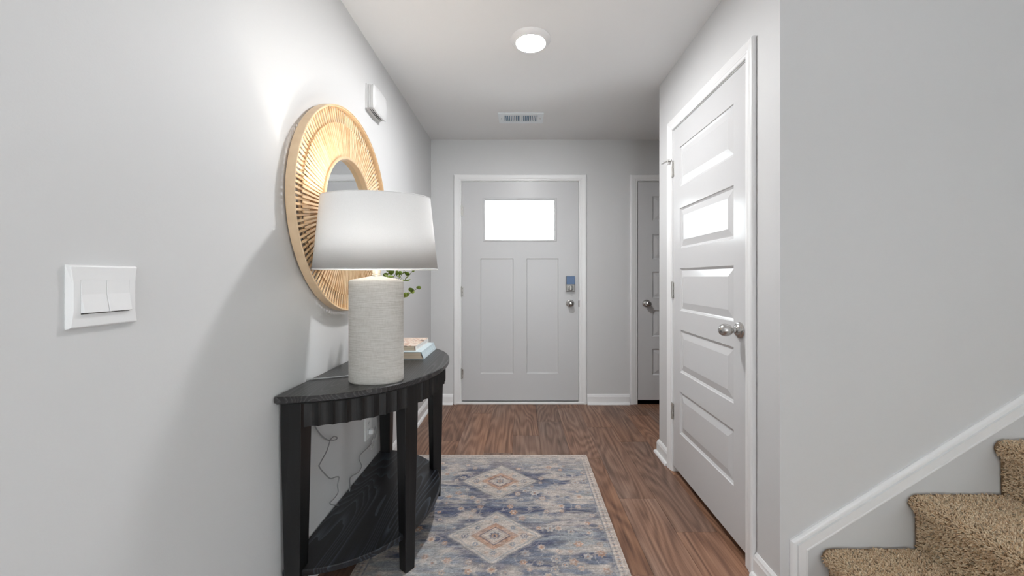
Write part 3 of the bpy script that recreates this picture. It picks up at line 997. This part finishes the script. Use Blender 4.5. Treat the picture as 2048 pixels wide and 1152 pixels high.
# fluted apron pieces
AO = half_oval(TA - 0.026, TB - 0.026, 400)
AO = np.array(AO)
seg = np.linalg.norm(np.diff(AO, axis=0), axis=1); cum = np.concatenate([[0], np.cumsum(seg)])
def arc(s):
    x = np.interp(s, cum, AO[:, 0]); y = np.interp(s, cum, AO[:, 1]); return np.array([x, y])
def arcn(s):
    d = arc(min(s + .002, cum[-1])) - arc(max(s - .002, 0)); d /= np.linalg.norm(d)
    return np.array([d[1], -d[0]])
s_a, s_b = 0.085, cum[-1] - 0.085
NF = 30
az0, az1 = 0.668, LZ
for i in range(NF):
    sa, sb = s_a + (s_b - s_a) * i / NF, s_a + (s_b - s_a) * (i + 1) / NF
    outer, inner = [], []
    for u in np.linspace(0, 1, 7):
        s = sa + (sb - sa) * u
        n = arcn(s)
        if n[0] < -0.2: n = -n
        outer.append(arc(s) + n * (0.008 - 0.009 * (1 - (2 * u - 1) ** 2)))
        inner.append(arc(s) - n * 0.014)
    poly = outer + inner[::-1]
    me = prism('flute', [tuple(p) for p in poly], 'z', az0, az1)
    link('flute', me, M['black_oak_leg'], tb, tm)
# back rail against the wall
box('back_rail', (TX + 0.004, TX + 0.022, TC - TA + 0.095, TC + TA - 0.095, 0.69, LZ), M['black_oak_leg'], tb).matrix_basis = tm

# ------------------------------------------------------------------ round bamboo mirror
MY, MZ, MR = 1.797, 1.487, 0.461
mr = empty('wall_mirror', (XL, MY, MZ))
tag(mr, 'round mirror framed with fanned bamboo slats on the left wall', 'mirror')
def ring(name, prof, mat, parent=mr, n=120):
    """prof: closed list of (r, x) revolved about the x axis"""
    verts, faces = [], []
    m = len(prof)
    for i in range(n):
        a = 2 * PI * i / n
        for (r, x) in prof: verts.append((x, r * math.cos(a), r * math.sin(a)))
    for i in range(n):
        i2 = (i + 1) % n
        for j in range(m):
            j2 = (j + 1) % m
            faces.append((i * m + j, i * m + j2, i2 * m + j2, i2 * m + j))
    return link(name, autosmooth(fixn(mesh(name, verts, faces)), 30), mat, parent)
X0 = 0.013                      # stand-off from the wall
ring('outer_rim', [(MR, X0), (MR, X0 + 0.031), (MR - 0.002, X0 + 0.033), (MR - 0.004, X0 + 0.033), (MR - 0.005, X0 + 0.031), (MR - 0.005, X0)], M['bamboo_rim'])
ring('rim_strip', [(MR - 0.0055, X0 + 0.003), (MR - 0.0055, X0 + 0.030), (MR - 0.009, X0 + 0.030), (MR - 0.009, X0 + 0.003)], M['bamboo'])
ring('hanging_band', [(MR - 0.015, X0 - 0.010), (MR - 0.015, X0), (MR - 0.03, X0), (MR - 0.03, X0 - 0.010)], M['bamboo_rim'])
RI = 0.236
ring('inner_ring', [(RI, X0), (RI, X0 + 0.029), (RI + 0.003, X0 + 0.031), (RI + 0.009, X0 + 0.031), (RI + 0.012, X0 + 0.028), (RI + 0.012, X0)], M['bamboo_rim'])
ring('backing_ring', [(RI + 0.012, X0), (RI + 0.012, X0 + 0.003), (0.335, X0 + 0.003), (0.335, X0)], M['bamboo_rim'])
ring('middle_hoop', [(0.376, X0 + 0.002), (0.376, X0 + 0.006), (0.388, X0 + 0.006), (0.388, X0 + 0.002)], M['bamboo_rim'])
gverts = [(X0 + 0.006, 0, 0)] + [(X0 + 0.006, RI * math.cos(2 * PI * i / 96), RI * math.sin(2 * PI * i / 96)) for i in range(96)]
g = link('mirror_glass', fixn(mesh('mirror_glass', gverts + [(X0 + 0.001,) + v[1:] for v in gverts[1:]],
        [(0, 1 + i, 1 + (i + 1) % 96) for i in range(96)] + [(1 + i, 97 + i, 97 + (i + 1) % 96, 1 + (i + 1) % 96) for i in range(96)] + [tuple(range(97, 193))])), M['mirror'], mr)
NS = 128
SA = boxes_mesh('slat', [(0.330, MR - 0.0085, -0.0048, 0.0048, -0.0025, 0.0025)], 0.001)
SB = boxes_mesh('slat', [(RI + 0.010, 0.389, -0.0046, 0.0046, -0.0025, 0.0025)], 0.001)
for i in range(NS):
    for me, off, xo, tilt in ((SA, 0.0, 0.0105, 0.0), (SB, 0.5, 0.0185, 0.0)):
        a = 2 * PI * (i + off + random.uniform(-.06, .06)) / NS
        c, s = math.cos(a), math.sin(a)
        m4 = Matrix(((0, 0, 1, X0 + xo), (c, -s, 0, 0), (s, c, 0, 0), (0, 0, 0, 1)))
        link('slat', me, M['bamboo'], mr, m4)

# ------------------------------------------------------------------ table lamp
LX, LY = -0.558, 1.492
lp = empty('table_lamp', (LX, LY, TZ), math.radians(4))
tag(lp, 'lit table lamp with a white shade and cream textured ceramic base', 'table lamp')
bh = 0.394
SYB = 0.62
prof = [(0, 0), (0.098, 0), (0.1015, 0.003), (0.1035, 0.008)]
prof += [(0.1035 - 0.0008 * math.sin(PI * t), 0.008 + (bh - 0.022) * t) for t in np.linspace(0.05, 0.95, 14)]
prof += [(0.1035, bh - 0.012), (0.1015, bh - 0.006), (0.097, bh - 0.002), (0.07, bh + 0.003), (0.040, bh + 0.008), (0.024, bh + 0.012), (0.0185, bh + 0.014), (0, bh + 0.014)]
link('base', lathe('base', prof, 72, 1.0, SYB), M['ceramic'], lp)
nk = link('neck', lathe('neck', [(0, bh + 0.012), (0.0175, bh + 0.012), (0.0175, bh + 0.017), (0.0145, bh + 0.019), (0.0145, bh + 0.060), (0.012, bh + 0.064), (0.012, bh + 0.085), (0, bh + 0.085)], 28), M['brass'], lp)
nk['label'] = 'pale metal lamp neck'
S0, S1 = 0.4315, 0.711
rb, rt = 0.2345, 0.2060
SS = 0.62
shade = link('shade', lathe('shade', [(rb, S0), (rb - 0.5 * (rb - rt), (S0 + S1) / 2), (rt, S1), (rt - 0.002, S1), (rb - 0.5 * (rb - rt) - 0.002, (S0 + S1) / 2), (rb - 0.002, S0), (rb, S0)], 96, 1.0, SS), M['shade'], lp)
shade['label'] = 'white tapered oval lampshade'
def oval_ring(name, r, z, rad, parent, mat, sy=SS):
    pts = [(r * math.cos(t), r * sy * math.sin(t), z) for t in np.linspace(0, 2 * PI, 97)]
    return link(name, tube(name, pts, rad, 8), mat, parent)
oval_ring('bottom_hem', rb - 0.001, S0 + 0.001, 0.0022, shade, M['shade'])
oval_ring('top_hem', rt - 0.001, S1 - 0.001, 0.0020, shade, M['shade'])
# spider and harp
hz = S1 - 0.018
sp = link('harp', tube('harp', smooth_path([(0.020, 0, bh + 0.06), (0.055, 0, bh + 0.12), (0.062, 0, bh + 0.19), (0.035, 0, hz - 0.01), (0, 0, hz), (-0.035, 0, hz - 0.01), (-0.062, 0, bh + 0.19), (-0.055, 0, bh + 0.12), (-0.020, 0, bh + 0.06)]), 0.0018, 6), M['brass'], lp)
for a in (0, 2 * PI / 3, 4 * PI / 3):
    link('spider_arm', tube('spider_arm', [(0, 0, hz + 0.002), ((rt - 0.003) * math.cos(a), (rt - 0.003) * SS * math.sin(a), S1 - 0.006)], 0.0016, 6), M['brass'], sp)
BZ = bh + 0.128
link('bulb', lathe('bulb', [(0, bh + 0.084), (0.012, bh + 0.084), (0.013, BZ - 0.035), (0.022, BZ - 0.019), (0.0295, BZ), (0.029, BZ + 0.013), (0.022, BZ + 0.026), (0.010, BZ + 0.031), (0, BZ + 0.032)], 20), M['bulb'], lp)
# cord: over the table to the wall, down behind, along the wall to the outlet
lpm = Matrix.Rotation(-math.radians(4), 4, 'Z') @ Matrix.Translation((-LX, -LY, -TZ))
XW = XL + 0.004
def wp(px, py, X):           # point of the wall plane X seen at these photo pixels (used once to lay out the cord)
    s = (px - 1040) / X
    return (X, 768 / s, CAM_H - (py - 555) / s)
cpts = [(LX - 0.06, LY + 0.052, TZ + 0.0032), (LX - 0.12, LY + 0.065, TZ + 0.0032), (LX - 0.19, LY + 0.035, TZ + 0.0032), (XL + 0.010, LY + 0.005, TZ + 0.0035), (XL + 0.0035, LY, TZ - 0.004), (XL + 0.003, LY, TZ - 0.05), (XL + 0.003, LY, 0.70)]
seq = [(629, 850), (645, 873), (660, 881), (672, 879), (674, 875), (668, 873), (661, 880), (653, 903), (640, 927), (639, 934), (650, 948), (661, 957), (672, 954), (678, 955), (675, 970), (676, 985), (668, 997), (660, 1006), (668, 1010), (682, 1011)]
for q, (px, py) in enumerate(seq):
    cpts.append(wp(px, py, XL + 0.012 + 0.022 * math.sin(PI * q / len(seq))))
cpts.append((XL + 0.020, cpts[-1][1] + 0.02, 0.13))
end = cpts[-1]
cpts.append((XL + 0.02, end[1] + 0.15, 0.120)); 
seq2 = [(700, 990), (700, 972), (701, 955), (716, 945), (723, 932), (718, 918), (722, 908), (735, 896), (742, 888)]
for (px, py) in seq2:
    cpts.append(wp(px, py, XL + 0.016))
cpts += [wp(748, 878, XL + 0.014), wp(752, 866, XL + 0.014), (XL + 0.026, 2.135, 0.352), (XL + 0.030, 2.105, 0.343)]
cd_ = link('cord', tube('cord', smooth_path(cpts, 6), 0.0026, 8), M['cord'], lp, lpm)
cd_['label'] = 'clear grey lamp cord'
box('plug', (XL + 0.009, XL + 0.032, 2.079, 2.105, 0.329, 0.353), M['plastic'], cd_, 0.004, 2).matrix_basis = Matrix.Identity(4)
wtag = wp(745, 885, XL + 0.016)
link('cord_tie', tube('cord_tie', smooth_path([(wtag[0], wtag[1] - 0.02, wtag[2] - 0.03), (wtag[0] + .006, wtag[1] + 0.006, wtag[2] - 0.02), (wtag[0], wtag[1] + 0.02, wtag[2] + 0.012), (wtag[0] + .006, wtag[1], wtag[2] + 0.02), (wtag[0], wtag[1] - 0.016, wtag[2] - 0.008), (wtag[0] + .006, wtag[1] - 0.002, wtag[2] - 0.024)]), 0.0024, 6), M['cord_light'], cd_)

# ------------------------------------------------------------------ books
def book(name, x0, x1, y0, y1, z0, t, slant, cover, spine, label, lining, ink, textrow):
    """spine along +x side; ends seen from -y. slant: how far the spine leans inwards at the top"""
    b = empty(name, ((x0 + x1) / 2, (y0 + y1) / 2, z0))
    tag(b, label, 'book')
    m = Matrix.Translation((-(x0 + x1) / 2, -(y0 + y1) / 2, -z0))
    c = 0.0026
    zt = z0 + t
    def P(nm, poly, ya, yb, mat):
        return link(nm, prism(nm, poly, 'y', ya, yb), mat, b, m)
    P('back_cover', [(x0, z0), (x1, z0), (x1 - slant * c / t, z0 + c), (x0, z0 + c)], y0, y1, spine)
    P('front_cover', [(x0, zt - c), (x1 - slant * (1 - c / t), zt - c), (x1 - slant, zt), (x0, zt)], y0, y1, cover)
    s = P('spine', [(x1 - 0.003, z0 + c * .9), (x1, z0 + c * .9), (x1 - slant, zt - c * .9), (x1 - slant - 0.003, zt - c * .9)], y0, y1, spine)
    P('pages', [(x0 + 0.004, z0 + c), (x1 - 0.008, z0 + c), (x1 - 0.008 - slant, zt - c), (x0 + 0.004, zt - c)], y0 + 0.004, y1 - 0.004, M['page'])
    P('lining', [(x1 - 0.0078, z0 + c), (x1 - 0.003, z0 + c), (x1 - 0.003 - slant, zt - c), (x1 - 0.0078 - slant, zt - c)], y0 + 0.006, y1 - 0.006, lining)
    # rows of spine lettering too small to read: short raised strokes
    rs = random.Random(len(label))
    y = textrow[0]
    verts, faces = [], []
    nx, nz = t / math.hypot(t, slant), slant / math.hypot(t, slant)
    while y < textrow[1]:
        wl = rs.uniform(0.004, 0.008)
        for (za, zb_) in rs.choice([((0.30, 0.72),), ((0.30, 0.42), (0.60, 0.72)), ((0.30, 0.72),), ((0.3, 0.4), (0.3, 0.72))]):
            q = []
            for (yy, zz) in ((y, za), (y + wl * (0.35 if zb_ - za > .3 else 1), za), (y + wl * (0.35 if zb_ - za > .3 else 1), zb_), (y, zb_)):
                q.append((x1 - slant * zz + nx * 0.0004, yy, z0 + t * zz + nz * 0.0004))
            n0 = len(verts)
            verts += q; faces.append((n0, n0 + 1, n0 + 2, n0 + 3))
        y += wl + 0.004
    lt = link('spine_lettering', fixn(mesh('spine_lettering', verts, faces)), ink, s)
    return b
B1Z = TZ + 0.0005
book('hardcover_book', -0.705, -0.470, 1.880, 2.150, B1Z, 0.036, 0.012, M['book_blue'], M['book_blue'], 'pale blue hardcover book lying beneath the cream one', M['book_lining'], M['ink_white'], (1.96, 2.11))
book('hardcover_book', -0.715, -0.516, 1.905, 2.165, B1Z + 0.0363, 0.025, 0.002, M['book_cover'], M['book_white'], 'cream patterned book stacked on the pale blue book', M['book_lining'], M['ink'], (1.93, 2.14))

# ------------------------------------------------------------------ vase with eucalyptus, behind the lamp
VX, VY = -0.662, 1.775
pv = empty('potted_eucalyptus', (VX, VY, TZ))
tag(pv, 'green eucalyptus sprigs in a vase hidden behind the lamp', 'plant')
link('vase', lathe('vase', [(0, 0.0), (0.034, 0), (0.046, 0.02), (0.052, 0.06), (0.046, 0.11), (0.030, 0.15), (0.024, 0.17), (0.028, 0.182), (0.024, 0.182), (0.02, 0.17), (0.02, 0.03), (0, 0.03)], 32), M['vase'], pv)
lv, lf = [], []
NLr = 10
LEAF = None
def leaf_mesh():
    verts = [(0, 0, 0)]; 
    faces = []
    n = 10
    prof = []
    for i in range(n):
        a = 2 * PI * i / n
        prof.append((0.5 + 0.5 * math.cos(a), 0.46 * math.sin(a), 0.10 * (math.cos(a)) ** 2))
    verts = [(0.5, 0, -0.03)] + prof + [(0.5, 0, -0.07)] + [(x, y, z - 0.035) for x, y, z in prof]
    for i in range(n):
        j = (i + 1) % n
        faces.append((0, 1 + i, 1 + j)); faces.append((n + 1, n + 2 + j, n + 2 + i)); faces.append((1 + i, n + 2 + i, n + 2 + j, 1 + j))
    return fixn(mesh('leaf', verts, faces, True))
LEAF = leaf_mesh()
LEAF.materials.append(M['leaf'])
R2 = random.Random(5)
# stem tips, offsets from the vase foot (x, y, z)
tips = [(0.150, 0.050, 0.430, 9), (0.174, 0.040, 0.348, 8), (0.128, 0.035, 0.450, 9), (0.082, 0.03, 0.432, 8), (0.058, 0.0, 0.440, 8), (0.03, 0.08, 0.44, 7)]
for ti, (tx, ty, tz, nl) in enumerate(tips):
    mid = (tx * 0.35 + 0.01, ty * 0.4, 0.17 + (tz - 0.17) * 0.55)
    low = (tx * .05, ty * .05, 0.10)
    pts = smooth_path([low, (tx * .1, ty * .1, 0.19), mid, (tx, ty, tz)], 8)
    stm_ = link('stem', tube('stem', pts, [0.0022 - 0.0012 * i / len(pts) for i in range(len(pts))], 6), M['stem'], pv)
    for q in range(nl * 3):
        f = 0.35 + 0.65 * (q / (nl * 3 - 1))
        p = pts[min(int(f * (len(pts) - 1)), len(pts) - 1)]
        size = (0.042 - 0.017 * f) * R2.uniform(0.8, 1.15)
        az = q * 2.4 + ti; el = R2.uniform(-0.2, 0.7)
        m4 = Matrix.Translation(Vector(p)) @ Matrix.Rotation(az, 4, 'Z') @ Matrix.Rotation(-el, 4, 'Y') @ Matrix.Rotation(R2.uniform(-1.7, 1.7), 4, 'X') @ Matrix.Scale(size, 4)
        link('leaf', LEAF, M['leaf'], stm_, m4)

# ------------------------------------------------------------------ rug
RX0, RX1, RY0, RY1 = -0.668, 0.438, 0.62, 2.540
def vnoise(u, v, su, sv, seed):
    r = np.random.default_rng(seed)
    G = r.random((256, 256))
    a, b = u * su + 60, v * sv + 60
    i, j = np.floor(a).astype(int), np.floor(b).astype(int)
    fa, fb = a - i, b - j
    fa = fa * fa * (3 - 2 * fa); fb = fb * fb * (3 - 2 * fb)
    g = lambda p, q: G[p % 256, q % 256]
    return (g(i, j) * (1 - fa) + g(i + 1, j) * fa) * (1 - fb) + (g(i, j + 1) * (1 - fa) + g(i + 1, j + 1) * fa) * fb
def fbm(u, v, su, sv, seed, o=4):
    t, a, n = 0, 1.0, 0
    for k_ in range(o):
        t = t + a * vnoise(u, v, su * 2 ** k_, sv * 2 ** k_, seed + k_); n += a; a *= 0.55
    return t / n
def sm(x, a, b):
    t = np.clip((x - a) / (b - a), 0, 1); return t * t * (3 - 2 * t)
def rug():
    d = 0.0036
    nx, ny = int((RX1 - RX0) / d), int((RY1 - RY0) / d)
    xs = np.linspace(RX0, RX1, nx); ys = np.linspace(RY0, RY1, ny)
    X, Y = np.meshgrid(xs, ys)
    U = X - (RX0 + RX1) / 2; V = Y
    lin = lambda *c: np.array(srgb(*c)[:3])
    navy, blue, mist, cream, peach, rust, grey = lin(86, 92, 116), lin(128, 134, 148), lin(164, 167, 171), lin(212, 200, 190), lin(206, 174, 152), lin(174, 136, 118), lin(174, 168, 163)
    col = np.empty(U.shape + (3,))
    def lay(c, m): col[:] = col * (1 - m[..., None]) + c * m[..., None]
    n1 = fbm(U, V, 3.0, 7.0, 3); n2 = fbm(U, V, 9, 40, 21); n3 = fbm(U, V, 26, 26, 40, 3); n4 = fbm(U, V, 5, 16, 77)
    col[:] = blue
    lay(mist, sm(n1, 0.42, 0.6)); lay(navy, sm(n4 + 0.3 * (n2 - .5), 0.50, 0.66) * 0.85); lay(grey, sm(n2, 0.55, 0.75) * 0.6)
    lay(cream, sm(fbm(U, V, 7, 20, 55), 0.50, 0.66) * 0.75)
    P = 0.468
    # blue ground close around each medallion
    Vc = ((V - 1.743 + P / 2) % P) - P / 2
    au = np.abs(U); av = np.abs(Vc)
    wob = (n3 - 0.5) * 0.10
    dd = au / 0.215 + av / 0.175 + wob
    lay(navy, sm(dd, 1.55, 1.15) * sm(n2, 0.30, 0.5) * 0.75)
    # scattered rosettes on the ground
    rr = np.random.default_rng(9)
    placed = []
    tries = 0
    while len(placed) < 260 and tries < 9000:
        tries += 1
        cu, cv = rr.uniform(-0.50, 0.50), rr.uniform(RY0 + 0.03, RY1 - 0.05)
        cvm = ((cv - 1.743 + P / 2) % P) - P / 2
        if abs(cu) / 0.215 + abs(cvm) / 0.175 < 1.15: continue
        if any((cu - a) ** 2 + (cv - b) ** 2 < 0.040 ** 2 for a, b in placed): continue
        placed.append((cu, cv))
    def rosette(cu, cv, r, c_out, c_in, c_mid, pet=8, st_=1.0):
        i0, i1 = np.searchsorted(ys, [cv - r * 1.3, cv + r * 1.3]); j0, j1 = np.searchsorted(xs - (RX0 + RX1) / 2, [cu - r * 1.3, cu + r * 1.3])
        if i1 <= i0 or j1 <= j0: return
        u = U[i0:i1, j0:j1] - cu; v = V[i0:i1, j0:j1] - cv
        rad = np.hypot(u, v); th = np.arctan2(v, u)
        e = r * (0.84 + 0.16 * np.cos(pet * th))
        sub = col[i0:i1, j0:j1]
        wear = np.clip(0.35 + 1.3 * (n2[i0:i1, j0:j1]), 0, 1) * st_
        for c, k_ in ((c_out, 1.0), (c_in, 0.68), (c_mid, 0.34)):
            m = sm(rad, e * k_, e * k_ * 0.80) * wear
            sub[:] = sub * (1 - m[..., None]) + c * m[..., None]
    for (cu, cv) in placed:
        r = rr.uniform(0.013, 0.027)
        o_, i_, m_ = [(cream, peach, rust), (peach, cream, blue), (cream, mist, rust), (cream, blue, peach), (peach, rust, cream)][rr.integers(5)]
        rosette(cu, cv, r, o_, i_, m_, int(rr.integers(5, 9)), rr.uniform(0.5, 1.0))
    # vines
    lay(cream, sm(np.abs(np.sin(U * 38 + 2.2 * np.sin(V * 21)) - np.sin(V * 33 + 1.5 * np.sin(U * 17))), 0.10, 0.03) * 0.45 * sm(dd, 1.1, 1.25))
    # medallions
    step = np.round(dd * 22) / 22
    lay(grey, sm(step, 1.07, 1.03) * 0.8); lay(cream, sm(step, 1.01, 0.97) * np.clip(0.35 + 0.9 * n2, 0, 1))
    lay(mist, sm(np.abs(dd - 0.90), 0.025, 0.012) * 0.9); lay(navy, sm(np.abs(dd - 1.03), 0.020, 0.010) * 0.55)
    lay(peach, sm(fbm(U, V, 40, 40, 99, 2), 0.55, 0.72) * sm(dd, 0.86, 0.80) * 0.5)
    for s_ in (-1, 1):
        k_ = -1
        for kk in range(-3, 3):
            vc = 1.743 + kk * P
            rosette(s_ * 0.135, vc, 0.022, blue, cream, navy, 6); rosette(s_ * 0.082, vc + 0.055, 0.017, mist, blue, cream, 6); rosette(s_ * 0.082, vc - 0.055, 0.017, mist, blue, cream, 6)
            rosette(0, vc + s_ * 0.108, 0.018, mist, blue, cream, 6)
    d2 = au / 0.108 + av / 0.090 + wob * 0.5
    lay(rust, sm(d2, 1.05, 1.0) * 0.8); lay(peach, sm(d2, 0.99, 0.93) * np.clip(0.3 + 0.9 * n2, 0, 1)); lay(rust, sm(fbm(U, V, 90, 90, 5, 2), 0.5, 0.6) * sm(d2, 0.95, 0.9) * 0.7)
    lay(navy, sm(np.abs(d2 - 0.66), 0.05, 0.02) * 0.8); lay(cream, sm(d2, 0.62, 0.58)); lay(rust, sm(np.abs(d2 - 0.52), 0.03, 0.015) * .7)
    for kk in range(-3, 3):
        rosette(0, 1.743 + kk * P, 0.030, navy, peach, navy, 8)
    # borders
    eu = np.minimum(X - RX0, RX1 - X); ev = RY1 - Y
    e = np.minimum(eu, ev)
    lay(cream, sm(e, 0.052, 0.048) * 0.92)
    lay(blue, sm(np.abs(e - 0.046), 0.004, 0.002) * 0.8)
    lay(rust, sm(np.abs(e - 0.008), 0.004, 0.002) * 0.3)
    along = np.where(eu < ev, Y, X)
    lay(navy, sm(np.abs(np.sin(along * 2 * PI / 0.045)) + np.abs(e - 0.026) / 0.011, 0.95, 0.70) * 0.55)
    lay(rust, sm(np.abs(np.cos(along * 2 * PI / 0.045)) + np.abs(e - 0.026) / 0.009, 0.80, 0.60) * 0.55)
    # faded far end and wear
    lay(cream, sm(ev + 0.25 * (n1 - .5), 0.24, 0.05) * 0.55 * (0.6 + 0.5 * n2))
    lay(mist, sm(fbm(U, V, 3, 30, 140), 0.55, 0.75) * 0.3)
    lay(grey, sm(fbm(U, V, 12, 90, 300, 2), 0.48, 0.75) * 0.38)
    wv = fbm(U, V, 26, 150, 200, 2)
    col *= (0.70 + 0.56 * wv)[..., None]
    salt = np.random.default_rng(3).random(U.shape)
    col *= (0.80 + 0.40 * salt)[..., None]
    col = np.clip(col, 0, 1)
    Z = 0.0078 + 0.0006 * (wv - 0.5)
    verts = np.stack([X, Y, Z], -1).reshape(-1, 3)
    i = np.arange(ny - 1)[:, None] * nx + np.arange(nx - 1)[None, :]
    quads = np.stack([i, i + 1, i + nx + 1, i + nx], -1).reshape(-1, 4)
    me = bpy.data.meshes.new('rug_face')
    me.vertices.add(len(verts)); me.vertices.foreach_set('co', verts.ravel())
    me.loops.add(len(quads) * 4); me.loops.foreach_set('vertex_index', quads.ravel().astype(np.int32))
    me.polygons.add(len(quads)); me.polygons.foreach_set('loop_start', (np.arange(len(quads)) * 4).astype(np.int32))
    me.update(calc_edges=True)
    C = np.ones(U.shape + (4,)); C[..., :3] = col
    at = me.color_attributes.new('pattern', 'FLOAT_COLOR', 'POINT')
    at.data.foreach_set('color', C.reshape(-1).astype(np.float32))
    return me
rg = empty('runner_rug', ((RX0 + RX1) / 2, (RY0 + RY1) / 2, 0))
tag(rg, 'faded blue and cream runner rug with diamond medallions', 'rug')
rgm = Matrix.Translation((-(RX0 + RX1) / 2, -(RY0 + RY1) / 2, 0))
link('woven_face', rug(), M['rug'], rg, rgm)
box('backing', (RX0 - 0.001, RX1 + 0.001, RY0 - 0.001, RY1 + 0.001, 0.0003, 0.0070), M['rug_edge'], rg, 0.002).matrix_basis = rgm
